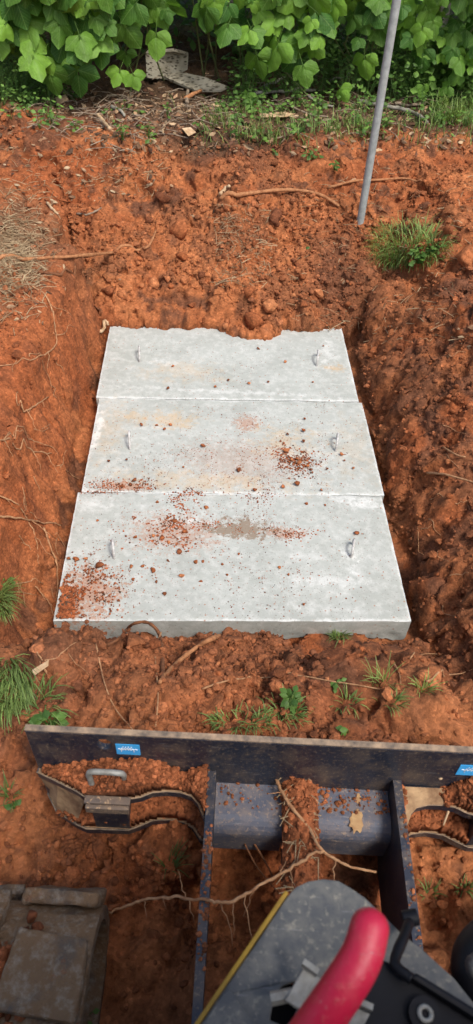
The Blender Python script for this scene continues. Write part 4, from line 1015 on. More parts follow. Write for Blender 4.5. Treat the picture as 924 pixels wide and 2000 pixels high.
# sticks, boards, branches on the bank
for (pp, r_, mat, lb) in [
    ([(468, 195), (510, 187), (560, 184), (615, 182)], 4, 'branch', 'pale grey branch lying level under the right kudzu'), ([(700, 205), (740, 212), (790, 222), (815, 232), (832, 246)], 4.5, 'branch', 'long grey branch on the ground right of the pole'),
    ([(515, 178), (545, 163), (575, 150)], 4, 'branch', 'dark slanting stick behind the level grey branch'), ([(193, 232), (203, 246), (215, 258)], 4.5, 'chip', 'stout pale stick stuck in the red mound at the left'),
    ([(218, 213), (236, 222), (244, 232)], 3.5, 'branch', 'bleached curved stick in the dark litter'), ([(360, 200), (385, 186), (407, 182)], 4, 'root', 'orange rotten stick beside the weathered board'),
    ([(365, 205), (366, 190), (372, 172)], 4, 'stick', 'short upright brown stick beside the weathered board'), ([(430, 384), (440, 376), (448, 370)], 4, 'chip', 'small pale chip of wood on the back slope'), ([(93, 400), (103, 412), (113, 423)], 3, 'chip', 'pale splinter on the left slope'),
    ([(150, 420), (172, 422), (198, 409)], 2, 'stick', 'thin twig on the left slope'), ([(640, 165), (680, 150), (690, 100), (660, 70)], 2.5, 'branch', 'thin bare twig curving up left of the pole'),
    ([(196, 652), (206, 644), (212, 638)], 3.5, 'chip', 'broken stub of root at the left corner of the rear lid'), ([(560, 205), (600, 225), (640, 232)], 2, 'stick', 'thin dry stalk in the grass below the branches'), ([(500, 200), (480, 150), (470, 90)], 1.8, 'stick', 'bare stem rising under the central kudzu sprays'),
    ([(600, 190), (620, 205), (650, 212)], 2.5, 'branch', 'short grey twig at the end of the level branch'), ([(770, 208), (800, 210), (830, 206)], 3, 'stick', 'brown stick lying right of the pole')]:
    strand('stick', M[mat], pp, r_, lb, 'stick', 'sticks on the bank and slopes', lift=1.4, taper=(1, .7), wig=.003)
def board(px, thk, mat, label, name, lift=.02, tilt=0):
    pts = []
    for (u, v, dz) in px:
        p = hit(u, v)[0]; pts.append(p)
    c = sum(pts, Vector()) / len(pts)
    zz = [c.z + lift + q[2] for q in px]
    pts = [at(q[0], q[1], z) for q, z in zip(px, zz)]
    n_ = (pts[1] - pts[0]).cross(pts[2] - pts[0]).normalized(); n_ = n_ if n_.z > 0 else -n_
    mb = MB(); mb.prism(pts, n_ * -thk); o = mb.build(name, mat, bevel=.003); tag(o, label, 'board'); return o
def bored_wood():
    m, n, b = newmat('insect_bored_wood'); P = gpos(n)
    mp = nd(n, 'Mapping'); n.links.new(P, mp.inputs[0]); mp.inputs['Scale'].default_value = (1, 2.4, 2.4); mp.inputs['Rotation'].default_value = (0, 0, -.5)
    vo = nd(n, 'TexVoronoi', Scale=26); n.links.new(mp.outputs[0], vo.inputs['Vector'])
    hole = ramp(n, vo.outputs['Distance'], [(.22, 1.0), (.42, 0.0)])
    c = mixc(n, mth(n, 'MULTIPLY', hole, .85), ramp(n, noise(n, 12, 5, .6, P), [(.3, (.24, .21, .15)), (.7, (.44, .40, .31))]), (.10, .08, .05))  # wood tones lowered so the colour carries the shade of the hollow
    n.links.new(c, b.inputs['Base Color']); b.inputs['Roughness'].default_value = .9
    bump(n, b, mth(n, 'SUBTRACT', 1, hole), .8, .01); return m
M['bored'] = bored_wood()
board([(284, 98, .16), (340, 94, .18), (368, 102, .14), (366, 130, .05), (330, 150, .0), (286, 146, .02)], .02, M['bored'], 'upright pale board riddled with holes leaning in the dark hollow', 'weathered_board', .04)
board([(318, 148, .03), (352, 140, .05), (400, 150, .05), (445, 168, .02), (430, 175, .0), (380, 175, -.01)], .018, M['bored'], 'pale riddled board lying flat before the leaning one', 'weathered_board', .04)
board([(506, 222, .0), (550, 218, .01), (577, 222, .0), (560, 228, 0), (508, 229, 0)], .012, M['chip'], 'split piece of pale wood lying in the grass', 'wood_piece', .02)
board([(108, 190, .01), (128, 184, .02), (134, 194, .0), (112, 203, 0)], .012, M['chip'], 'pale chunk of wood in the leaf litter at the left', 'wood_piece', .02)
board([(355, 250, .01), (372, 248, .02), (383, 258, .0), (368, 266, 0)], .006, M['chip'], 'curled tan leaf-shaped bark piece on the dark rim', 'bark_piece', .015)
board([(62, 1308, .0), (95, 1288, .015), (94, 1300, .01), (66, 1320, 0)], .004, M['chip'], 'tan dead leaf scrap by the left grass tuft', 'bark_piece', .012)

# ------------------------------------------------------------------ loader's attachment frame
FY = .60                     # the face plate stands across the view at this distance
ZT = aty(48, 1428, FY).z     # its top edge
xL = aty(48, 1428, FY).x
ZS = aty(60, 1497, FY).z     # height of the upper shelf
ribL = at(416, 1487, ZS).x; ribR = at(768, 1505, ZS).x; XC = (ribL + ribR) / 2
xR = 2 * XC - xL
frame = empty('loader_frame', (XC, FY, 0)); tag(frame, 'mud-caked black steel mounting frame on the front of the loader', 'mounting frame')
F0 = frame.location.copy()
def fpart(mb, name, mat, parent=None, **k):
    o = mb.build(name, mat, None, **k); o.data.transform(Matrix.Translation(-F0)); o.parent = parent or frame; return o
hc = aty(204, 1454, FY)
hole = [(hc.x + .0135 * math.cos(a), FY, hc.z + .019 * math.sin(a)) for a in np.linspace(0, 2 * math.pi, 20, endpoint=False)]
hole2 = [(2 * XC - x, y, z) for (x, y, z) in hole]
mb = MB(); LZ = ZS - .125
mb.prism([(xL, FY, LZ - .01), (xL, FY, ZT), (xR, FY, ZT), (xR, FY, LZ - .01)], (0, .012, 0), [hole, hole2])
face = fpart(mb, 'face_plate', M['paint'], bevel=.0012, seg=1)
mb = MB(); mb.box((xL - .0005, FY + .0003, ZT + .0005), (xR + .0005, FY + .0117, ZT + .0035)); fpart(mb, 'worn_edge', M['edge'], face)
fmid = FY
def outline(pts, z): return [at(u, v, z) for (u, v) in pts]
UP = [(55, 1496), (70, 1507), (110, 1525), (150, 1545), (166, 1556), (252, 1560), (275, 1556), (298, 1547), (325, 1545), (352, 1547), (375, 1555), (388, 1570), (398, 1596)]
up = outline(UP, ZS); up = [Vector((max(p.x, xL), min(p.y, FY - .001), ZS)) for p in up]
up_poly = [Vector((xL, FY - .001, ZS))] + up[1:] + [Vector((ribL - .008, up[-1].y, ZS)), Vector((ribL - .008, FY - .001, ZS))]
LOW = [(52, 1540), (62, 1548), (110, 1584), (150, 1610), (168, 1618), (250, 1621), (275, 1612), (298, 1602), (330, 1600), (360, 1606), (378, 1617), (392, 1640)]
dlow = [Vector((max(p.x, xL), p.y, LZ)) for p in outline(LOW, LZ)]
dlow = [Vector((xL, FY - .001, LZ))] + dlow + [Vector((ribL - .008, dlow[-1].y, LZ)), Vector((ribL - .008, FY - .001, LZ))]
for side in (1, -1):
    f_ = (lambda p: Vector(p)) if side == 1 else (lambda p: Vector((2 * XC - p[0], p[1], p[2])))
    poly = [f_(p) for p in up_poly]; low = [f_(p) for p in dlow]
    mb = MB(); mb.prism(poly, (0, 0, -.024)); sh = fpart(mb, 'upper_shelf', M['paint'], bevel=.001, seg=1)
    mb = MB()
    ctr = sum(low, Vector()) / len(low)
    low2 = low
    mb.prism(low2, (0, 0, -.024)); lw = fpart(mb, 'lower_shelf', M['paint'], bevel=.001, seg=1)
    for (pl_, par_) in ((poly, sh), (low, lw)):
        c_ = sum(pl_, Vector()) / len(pl_); fl = [p + Vector(((c_.x - p.x) * .02, (c_.y - p.y) * .06, .0003)) for p in pl_]
        mb = MB(); mb.prism(fl, (0, 0, .0012)); fpart(mb, 'mud_film', M['caked'], par_)
        mb = MB(); mb.tube([Vector((p.x, p.y - .0002, p.z - .0008)) for p in pl_[1:-1]], .0016, 5); fpart(mb, 'worn_edge', M['edge'], par_, smooth=True)
    qa = poly[1:5]; qb = low[1:5]; mb = MB()
    for i in range(3):
        a0, a1, b0, b1 = qa[i] + Vector((0, .003, -.012)), qa[i + 1] + Vector((0, .003, -.012)), qb[i] + Vector((0, .004, .001)), qb[i + 1] + Vector((0, .004, .001))
        th = Vector((0, .005, -.002)); mb.add([a0, a1, b1, b0, a0 + th, a1 + th, b1 + th, b0 + th], [(0, 1, 2, 3), (7, 6, 5, 4), (0, 4, 5, 1), (1, 5, 6, 2), (2, 6, 7, 3), (3, 7, 4, 0)])
    g_ = fpart(mb, 'end_gusset', M['caked'])
    bm_ = bmesh.new(); bm_.from_mesh(g_.data); bmesh.ops.recalc_face_normals(bm_, faces=bm_.faces); bm_.to_mesh(g_.data); bm_.free()
    # pin housing between the shelves, with its lip and galvanised pull loop
    a = at(174, 1566, ZS); b = at(247, 1566, ZS); xa, xb = sorted((f_(a).x, f_(b).x)); yb = a.y + .012
    mb = MB(); mb.box((xa, yb - .012, LZ + .001), (xb, yb + .03, ZS - .011)); hs = fpart(mb, 'pin_housing', M['paint'], bevel=.003)
    mb = MB(); mb.box((xa - .008, yb - .018, ZS + .001), (xb + .008, yb - .003, ZS + .010)); mb.box((xa - .006, yb - .024, ZS - .022), (xb + .006, yb - .0125, ZS - .0005)); fpart(mb, 'lip', M['paint_tan'], hs, bevel=.002)
    l0 = f_(at(178, 1528, ZS + .03)); l1 = f_(at(244, 1528, ZS + .03)); top_ = f_(at(178, 1507, ZS + .080)).y; tz = ZS + .080
    p = [l0 + Vector((0, 0, -.05)), l0 + Vector((0, 0, .01)), Vector((l0.x, (l0.y + top_) / 2, tz - .012)), Vector((l0.x + .010 * side, top_, tz)), Vector((l1.x - .010 * side, top_, tz)), Vector((l1.x, (l1.y + top_) / 2, tz - .012)), l1 + Vector((0, 0, .01)), l1 + Vector((0, 0, -.05))]
    mb = MB(); mb.tube(catmull(p, 5), .0056, 10); fpart(mb, 'pull_loop', M['galv'], smooth=True)
    # long rib plate reaching back to the loader
    xr = ribL if side == 1 else ribR
    mb = MB(); mb.prism([(xr - .008, FY - .0005, ZS + .022), (xr - .008, FY - .0005, ZS - .20), (xr - .008, .10, ZS - .20), (xr - .008, -.25, ZS - .06), (xr - .008, -.25, ZS + .02), (xr - .008, FY - .02, ZS + .022)], (.016, 0, 0)); fpart(mb, 'rib_plate', M['paint'], bevel=.0015, seg=1)
# cross tube between the ribs
y0 = at(490, 1512, ZS - .03).y; y1 = at(490, 1645, ZS - .09).y; zt = ZS - .03
def beam(x0, x1, nm):
    sec = [(y0 + .002, zt - .10), (y0 + .002, zt), (y1 + .035, zt)] + [(y1 + .035 - .035 * math.sin(a), zt - .035 + .035 * math.cos(a)) for a in np.linspace(.2, math.pi / 2, 6)] + [(y1, zt - .10)]
    mb = MB(); mb.prism([(x0, y, z) for (y, z) in sec], (x1 - x0, 0, 0)); return fpart(mb, nm, M['beam'], bevel=.002)
cL = at(553, 1560, zt).x; cR = at(616, 1560, zt).x
bm1 = beam(ribL + .0085, cL - .0005, 'cross_tube'); bm2 = beam(cR + .0005, ribR - .0085, 'cross_tube')
for (a_, b_) in ((ribL + .0085, cL), (cR, ribR - .0085)):
    mb = MB(); mb.tube([(a_, y0 - .001, zt + .004), (b_, y0 - .001, zt + .004)], .0045, 8); fpart(mb, 'weld_bead', M['beam'], bm1 if a_ < XC - .05 else bm2, smooth=True)
mb = MB(); mb.box((cL, .12, zt - .06), (cR, y0 + .03, zt + .006)); fpart(mb, 'centre_arm', M['paint'], bevel=.003)
def splash(u, v, ru, rv, z, par, seed):
    r = random.Random(seed); pl = []
    for k in range(22):
        a = 2 * math.pi * k / 22; q = r.uniform(.62, 1.1); pl.append(at(u + ru * q * math.cos(a), v + rv * q * math.sin(a), z))
    mb = MB(); mb.prism(pl, (0, 0, .0012)); fpart(mb, 'mud_splash', M['splash'], par)
splash(697, 1606, 15, 26, zt + .0004, bm2, 3); splash(700, 1560, 6, 10, zt + .0004, bm2, 4); splash(668, 1535, 5, 7, zt + .0004, bm2, 5)
# blue stickers with white script
def sticker(u0, v0, u1, v1, lb):
    a = aty(u0, v0, FY); b = aty(u1, v1, FY); x0, x1 = a.x, b.x; z1, z0 = a.z, b.z
    mb = MB(); mb.box((x0, FY - .0012, z0), (x1, FY - .0003, z1)); s = fpart(mb, 'sticker', M['blue'], bevel=.0003, seg=1)
    zz = (z0 + z1) / 2 + .003; P = []; nW = 40
    for k in range(nW + 1):
        q = k / nW; P.append((x0 + (x1 - x0) * (.10 + .8 * q), FY - .0017, zz + .0035 * math.sin(q * 44) * (1 if .12 < q < .75 else .25)))
    mb = MB(); mb.tube(P, .0009, 4)
    for q in (.25, .36, .47, .60): x = x0 + (x1 - x0) * q; mb.tube([(x - .001, FY - .0017, zz - .002), (x + .003, FY - .0017, zz + .009)], .0009, 4)
    for q in (.22, .74): x = x0 + (x1 - x0) * q; mb.tube([(x, FY - .0017, zz), (x, FY - .0017, zz - .010)], .001, 4)
    fpart(mb, 'script_lettering', M['white'], s)
sticker(225, 1452, 275, 1474, '')
sticker(900, 1493, 950, 1515, '')

# soil heaped on the frame
def heap(name, label, inside, x0, x1, ya, yb, zf, hf, n=90, m_=44, cr=500, csize=(.0018, .007)):
    xs = np.linspace(x0, x1, n); ys = np.linspace(ya, yb, m_); a, b = np.meshgrid(xs, ys); a = a.ravel(); b = b.ravel()
    P = np.stack([a, b, a * 0], 1); hh = hf(a, b)
    hh = hh + (hh > .002) * (.008 * fbm(P, 30, 4, 7) + .006 * worley(P, 70, 5)[0] + .003 * fbm(P, 120, 2, 8)); hh = np.clip(hh, -.002, None)
    ok = inside(a, b)
    v = np.stack([a, b, zf + hh], 1)
    idx = np.arange(a.size).reshape(m_, n); q = np.stack([idx[:-1, :-1].ravel(), idx[:-1, 1:].ravel(), idx[1:, 1:].ravel(), idx[1:, :-1].ravel()], 1)
    keep = ok[q].all(1) & (hh[q] > -.0015).any(1); q = q[keep]
    used = np.unique(q); rm = -np.ones(a.size, int); rm[used] = np.arange(len(used)); v = v[used]; q = rm[q]
    c = np.array((.285, .094, .038)) * (1 + .35 * fbm(v, 12, 3, 31))[:, None]
    c = mix(c, np.array((.15, .065, .034)), .6 * sstep(.0, .8, fbm(v, 9, 3, 37)))
    # close it underneath
    v2 = v.copy(); v2[:, 2] = zf + .0004
    e = {}
    for f in q:
        for k in range(4):
            p0, p1 = f[k], f[(k + 1) % 4]; e[(p0, p1)] = e.get((p0, p1), 0) + 1
    bd = [(p0, p1) for (p0, p1) in e if (p1, p0) not in e]; nv_ = len(v)
    side_ = np.array([(p1, p0, p0 + nv_, p1 + nv_) for (p0, p1) in bd]) if bd else np.zeros((0, 4), int)
    vv = np.concatenate([v, v2]); ff = np.concatenate([q, side_, q[:, ::-1] + nv_])
    t = empty(name, (float(v[:, 0].mean()), float(v[:, 1].mean()), zf)); T0 = np.array(t.location)
    obj('soil_body', mesh_np('soil_body', vv - T0, ff, True, np.concatenate([c, c])), M['soil'], t)
    i = rng.choice(len(v), cr); sz = csize[0] + (csize[1] - csize[0]) * rng.random(cr) ** 2.5
    cc = np.array((.29, .096, .039)) * rng.uniform(.5, 1.4, (cr, 1))
    o = crumbs('crumbs', v[i] - T0 + np.stack([rng.uniform(-.003, .003, cr), rng.uniform(-.003, .003, cr), sz * .3], 1), sz, cc, None, None, t)
    tag(t, label, 'soil'); return t
def in_poly(poly):
    pl = [(p.x, p.y) for p in poly]
    def f(x, y):
        r = np.zeros(len(x), bool); j = len(pl) - 1
        for i in range(len(pl)):
            xi, yi = pl[i]; xj, yj = pl[j]
            if yi != yj: r ^= ((yi > y) != (yj > y)) & (x < (xj - xi) * (y - yi) / (yj - yi) + xi)
            j = i
        return r
    return f
def hleft(x, y):
    q = np.clip((x - xL) / (ribL - xL), 0, 1); ridge = .030 + .035 * np.exp(-((q - .52) / .22) ** 2) + .012 * np.exp(-((q - .95) / .1) ** 2) - .02 * np.exp(-((q - .0) / .2) ** 2) - .02 * np.exp(-((q - .82) / .07) ** 2)
    back = np.clip((FY - y) / .12, 0, 1); pin = np.exp(-(((x - (at(211, 1530, ZS).x)) / .050) ** 2 + ((y - at(211, 1542, ZS).y) / .034) ** 2))
    return ridge * (1 - back ** 2) - .026 * pin - .004
heap('soil_heap', 'red clay heaped on the left shelf of the frame', in_poly(up_poly), xL + .012, ribL - .009, FY - .14, FY - .002, ZS, hleft, 120, 50, 900)
rp = [Vector((2 * XC - p.x, p.y, p.z)) for p in up_poly]
def hright(x, y):
    q = np.clip((x - ribR) / (xR - ribR), 0, 1); r_ = -.004 + .055 * sstep(.22, .42, q) + .012 * np.exp(-(q / .06) ** 2)
    back = np.clip((FY - y) / .12, 0, 1); return r_ * (1 - .7 * back ** 2) - .004
heap('soil_heap', 'brown clay heaped on the right shelf of the frame', in_poly(rp), ribR + .009, xR - .012, FY - .14, FY - .002, ZS, hright, 120, 50, 700)
heap('soil_heap', 'ridge of clay and rootlets caked on the centre arm', lambda x, y: (x > cL - .004) & (x < cR + .004), cL - .006, cR + .006, .15, y0 + .028, zt + .0062, lambda x, y: .030 * np.clip(1 - ((x - (cL + cR) / 2) / ((cR - cL) / 2 + .004)) ** 2, 0, 1) * (.55 + .45 * sstep(.3, .6, y)) - .001, 30, 160, 800)
mb = MB()
for k in range(70):
    p = Vector((random.uniform(cL, cR), random.uniform(.2, y0), zt + .03)); a = random.uniform(0, 6.28); L = random.uniform(.01, .035); d = Vector((math.cos(a), math.sin(a), random.uniform(-.3, .3))) * L
    mb.tube([p - d, p + Vector((0, 0, .006)), p + d], .0009, 4, cap=False)
o = mb.build('straw', M['straw']); tag(o, 'broken straw stuck in the clay on the centre arm', 'straw', kind='stuff')
# a few crumbs sitting on tube, ribs and lower shelf
PP = []
for k in range(650):
    q = random.random()
    if q < .32: PP.append((random.uniform(cR, ribR - .01), random.uniform(y1 + .04, y0), zt + .001))
    elif q < .42: PP.append((random.uniform(ribL + .01, cL), random.uniform(y1 + .04, y0), zt + .001))
    elif q < .6: PP.append((ribL + random.uniform(-.007, .007), random.choice((.30, .36, .46, .47, .41)) + random.gauss(0, .012), ZS + .0215))
    elif q < .7: PP.append((ribR + random.uniform(-.007, .007), random.uniform(.25, .55), ZS + .0215))
    else:
        p = random.choice(dlow[2:10]); sd_ = random.choice((0, 1)); xx = p.x if sd_ == 0 else 2 * XC - p.x
        PP.append((xx + random.gauss(0, .012), p.y + random.uniform(.005, .06), LZ + .001))
PP = np.array(PP); sz = .0012 + .0042 * rng.random(len(PP)) ** 3
crumbs('frame_crumbs', PP + np.stack([0 * sz, 0 * sz, sz * .3], 1), sz, np.array((.30, .105, .045)) * rng.uniform(.5, 1.3, (len(PP), 1)), 'clay crumbs stuck to the frame tubes and ribs', 'soil', flat=.6)
for sgn in (0, 1):       # packed soil on the lower shelves
    lowp = dlow if sgn == 0 else [Vector((2 * XC - p.x, p.y, p.z)) for p in dlow]
    xa, xb = (xL + .03, ribL - .009) if sgn == 0 else (ribR + .009, xR - .03)
    heap('soil_heap', 'dark soil packed on the lower left shelf of the frame' if sgn == 0 else 'dark soil packed on the lower right shelf of the frame', in_poly(lowp), xa, xb, FY - .14, FY - .01, LZ + .0016, lambda x, y: (-.004 + .06 * np.clip((y - FY + .105) / .1, 0, 1) + .006 * np.sin(x * 70)) * sstep(.03, .12, np.minimum(x - xL, xR - x)) - .001, 80, 34, 250)

# roots caught on the frame
strand('root', M['rootlet'], [(213, 1783), (250, 1768), (290, 1757), (340, 1752), (400, 1757), (440, 1763), (490, 1741), (540, 1711), (590, 1681), (628, 1660)], 3.3, 'long pale root draped across the frame ribs', 'root', z=[ZS - .07, ZS - .05, ZS - .03, ZS, ZS + .028, ZS + .03, ZS + .02, ZS + .01, ZS + .02, ZS + .03], taper=(.75, 1.0), wig=.0022,
       branches=[(.22, (.3, -1, -.1), .03, .35), (.38, (-.3, 1, .3), .05, .4), (.40, (.4, -1, -.2), .04, .4), (.55, (.1, -1, -.3), .07, .4), (.6, (0, -1, -.3), .05, .35), (.66, (.2, -1, -.4), .09, .45), (.7, (-.3, -1, -.4), .05, .35), (.8, (.4, 1, .1), .03, .35), (.85, (.3, -1, -.2), .04, .3), (.3, (.2, -1, 0), .02, .3)])
strand('root', M['rootlet'], [(536, 1512), (545, 1535), (560, 1562), (582, 1592), (604, 1618), (626, 1657), (655, 1678), (690, 1694), (735, 1703)], 3.8, 'pale root lying over the clay on the centre arm', 'root', z=[zt + .02, zt + .03, zt + .04, zt + .042, zt + .04, ZS + .03, ZS + .01, ZS - .01, ZS - .03], taper=(1, .6), wig=.001,
       branches=[(.75, (-.3, -1, -.2), .05, .4), (.2, (-1, -.2, .1), .03, .35)])
for (pp, r_, lb) in [([(478, 1648), (500, 1690), (525, 1722), (545, 1745)], 1.6, 'thin dark rootlet under the cross tube, the left one'), ([(495, 1645), (522, 1690), (535, 1720)], 2.2, 'thicker dark rootlet under the cross tube, the right one')]:
    strand('root', M['root_dark'], pp, r_, lb, 'root', 'rootlets under the cross tube', z=[ZS - .10, ZS - .10, ZS - .08, ZS - .08][:len(pp)])
o = strand('wood_splinter', M['chip'], [(826, 1497), (845, 1508), (863, 1520)], 4, 'pale wood splinter resting against the right end of the face plate', 'wood splinter', z=[ZS + .055, ZS + .045, ZS + .035], taper=(.5, 1.1))
strand('wood_splinter', M['chip'], [(876, 1584), (871, 1598), (866, 1612)], 2.6, 'short pale splinter on the lower right shelf', 'wood splinter', z=[ZS + .01, ZS - .0, ZS - .01])

# ------------------------------------------------------------------ the loader itself
loader = empty('track_loader', (XC, -.2, 0)); tag(loader, 'compact track loader with grey console, red grip and rubber tracks', 'loader')
L0 = loader.location.copy()
def lpart(mb, name, mat, parent=None, **k):
    o = mb.build(name, mat, None, **k); o.data.transform(Matrix.Translation(-L0)); o.parent = parent or loader; return o
# tracks: belt round two wheels, two columns of lugs
TZ = .235
tx1 = at(188, 1800, TZ).x; tx0 = tx1 - .235; tyf = at(150, 1748, TZ - .05).y
def worn(me):
    bm = bmesh.new(); bm.from_mesh(me); bmesh.ops.triangulate(bm, faces=bm.faces[:])
    for _ in range(3):
        el = [e for e in bm.edges if e.calc_length() > .016]
        if el: bmesh.ops.subdivide_edges(bm, edges=el, cuts=1); bmesh.ops.triangulate(bm, faces=bm.faces[:])
    v = np.array([x.co[:] for x in bm.verts]); d = .0045 * fbm(v, 22, 3, 3) + .002 * fbm(v, 70, 2, 5); bm.normal_update()
    for q, x in zip(d, bm.verts): x.co += x.normal * float(q)
    bm.to_mesh(me); bm.free()
    for p in me.polygons: p.use_smooth = True
    return me
def track(x0, x1):
    rr_ = .112; yc = tyf - rr_; yr = -.95; zc = TZ - rr_; path = []
    for a in np.linspace(-math.pi / 2, math.pi / 2, 14): path.append((yc + rr_ * math.cos(a), zc + rr_ * math.sin(a)))
    for q in np.linspace(0, 1, 9)[1:-1]: path.append((yc + (yr - yc) * q, TZ))
    for a in np.linspace(math.pi / 2, 3 * math.pi / 2, 14): path.append((yr + rr_ * math.cos(a), zc + rr_ * math.sin(a)))
    n_ = len(path); mb = MB(); vs_ = []; fs_ = []
    for (y, z) in path:
        cyy = min(max(y, yr), yc); d = Vector((0, y - cyy, z - zc)).normalized()
        for (xx, dd) in ((x0, 0), (x1, 0), (x1, -.022), (x0, -.022)): vs_.append((xx, y + d.y * dd, z + d.z * dd))
    for i in range(n_):
        j = (i + 1) % n_
        for k in range(4): fs_.append((i * 4 + k, i * 4 + (k + 1) % 4, j * 4 + (k + 1) % 4, j * 4 + k))
    mb.add(vs_, fs_); b = lpart(mb, 'track_belt', M['rubber'])
    bm = bmesh.new(); bm.from_mesh(b.data); bmesh.ops.recalc_face_normals(bm, faces=bm.faces); bm.to_mesh(b.data); bm.free()
    # lugs
    tot = 0; lens = []
    for i in range(n_):
        a, c = path[i], path[(i + 1) % n_]; lens.append(math.hypot(c[0] - a[0], c[1] - a[1]))
    per = sum(lens); cnt = 20; pitch = per / cnt; mesh_cache = []
    def at_len(s):
        s %= per
        for i in range(n_):
            if s <= lens[i]:
                q = s / lens[i]; a, c = path[i], path[(i + 1) % n_]; y = a[0] + (c[0] - a[0]) * q; z = a[1] + (c[1] - a[1]) * q
                return y, z
            s -= lens[i]
        return path[0]
    wd = x1 - x0
    lug = MB()
    w0 = wd * .56; hl = pitch * .40; pts = [(-w0 / 2, -hl * .8), (w0 / 2, -hl * 1.05), (w0 / 2, hl * .75), (-w0 * .38, hl)]
    lug.prism([(x, y, 0) for x, y in pts], (0, 0, .024)); lug_me = worn(lug.mesh('lug', bevel=.006, seg=2)); lug_me.materials.append(M['rubber'])
    lug2 = MB(); w2 = wd * .30; pts = [(-w2 / 2, -hl * .7), (w2 / 2, -hl * .9), (w2 / 2, hl * .8), (-w2 / 2, hl * .7)]
    lug2.prism([(x, y, 0) for x, y in pts], (0, 0, .024)); lug2_me = worn(lug2.mesh('lug', bevel=.006, seg=2)); lug2_me.materials.append(M['rubber'])
    for k in range(cnt):
        for (cx, me, off) in ((x1 - wd * .30, lug_me, 0), (x0 + wd * .19, lug2_me, .5)):
            y, z = at_len((k + off) * pitch + .055); cyy = min(max(y, yr), yc); d = Vector((0, y - cyy, z - zc)).normalized(); tv = Vector((0, d.z, -d.y))
            o = bpy.data.objects.new('lug', me); mt = Matrix(((1, 0, 0), (0, tv.y, d.y), (0, tv.z, d.z))).to_4x4()
            o.matrix_world = Matrix.Translation(Vector((cx, y, z)) - L0) @ mt
            link(o); o.parent = loader
            o.matrix_parent_inverse = Matrix.Identity(4)
    for yy in (yc, yr):
        mb = MB(); mb.tube([(x0 + .03, yy, zc), (x1 - .03, yy, zc)], rr_ - .03, 24); lpart(mb, 'track_wheel', M['rubber'])
track(tx0, tx1)
track(2 * XC - tx1, 2 * XC - tx0)
# chassis behind the frame and under the console, unseen, run forward to block more light
mb = MB(); mb.box((tx1 + .02, -1.0, .10), (2 * XC - tx1 - .02, .145, .50)); lpart(mb, 'chassis', M['paint'], bevel=.02)
mb = MB(); mb.box((tx1 - .22, -1.05, .501), (2 * XC - tx1 + .05, -.07, 1.34)); lpart(mb, 'shade_block', M['paint'], bevel=.03)  # unseen block added behind the camera to shade the ground ahead
mb = MB(); mb.box((tx1 - .06, -1.35, .20), (2 * XC - tx1 + .06, -1.051, .26)); lpart(mb, 'stand_platform', M['paint'], bevel=.005)
# console deck
DZ = .74
deck = outline([(372, 2030), (430, 1942), (500, 1842), (560, 1752), (578, 1732), (602, 1721), (632, 1716), (662, 1720), (684, 1733), (712, 1752), (742, 1780), (782, 1820), (832, 1860), (887, 1910), (935, 1970)], DZ)
rr0 = deck[-1]; ll0 = deck[0]
poly = deck + [Vector((rr0.x + .18, rr0.y - .28, DZ)), Vector((ll0.x - .03, rr0.y - .30, DZ))]
slotpx = [(527, 1992), (536, 1945), (552, 1925), (572, 1917), (590, 1925), (588, 1950), (572, 1990), (556, 2004)]
slot = outline(slotpx, DZ)
mb = MB(); mb.prism(poly, (0, 0, -.010), [slot]); dk = lpart(mb, 'console_deck', M['deck'], bevel=.002)
mb = MB(); mb.prism([p + Vector((0, 0, -.05)) for p in outline([(515, 2010), (515, 1900), (610, 1900), (610, 2010)], DZ)], (0, 0, -.01)); lpart(mb, 'slot_boot', M['plastic'], dk)
# skirt hanging from the deck's rim
inner = [p + (Vector((XC - .0, -.2, DZ)) - p).normalized() * .012 for p in poly]
mb = MB()
for i in range(len(poly)):
    j = (i + 1) % len(poly)
    if i == len(poly) - 1: continue
    a, b = inner[i].copy(), inner[j].copy(); a.z = b.z = DZ - .0105
    nrm_ = (b - a).cross(Vector((0, 0, 1))).normalized() * .004
    mb.prism([a, b, b + Vector((0, 0, -.16)), a + Vector((0, 0, -.16))], nrm_)
lpart(mb, 'console_skirt', M['plastic'])
# yellow edge strip along the left rim
e = [p.copy() for p in deck[0:4]]; mb = MB()
dirv = (e[-1] - e[0]).normalized(); outn = Vector((-dirv.y, dirv.x, 0)); outn = outn if outn.x < 0 else -outn
q0 = e[0] - dirv * .02; q1 = e[-1] + dirv * .004
mb.prism([q0 + outn * .0005 + Vector((0, 0, .0025)), q1 + outn * .0005 + Vector((0, 0, .0025)), q1 + outn * .0048 + Vector((0, 0, .0025)), q0 + outn * .0048 + Vector((0, 0, .0025))], (0, 0, -.03)); lpart(mb, 'yellow_edge', M['yellow'], dk, bevel=.001)
# seam: a second panel laid over the lower left corner
mb = MB(); pa = outline([(378, 2026), (432, 1944), (446, 1930), (520, 2030)], DZ + .0008); pa = [p + outn * -.001 for p in pa]; mb.prism(pa, (0, 0, .0022)); lpart(mb, 'corner_panel', M['deck'], dk, bevel=.0006, seg=1)
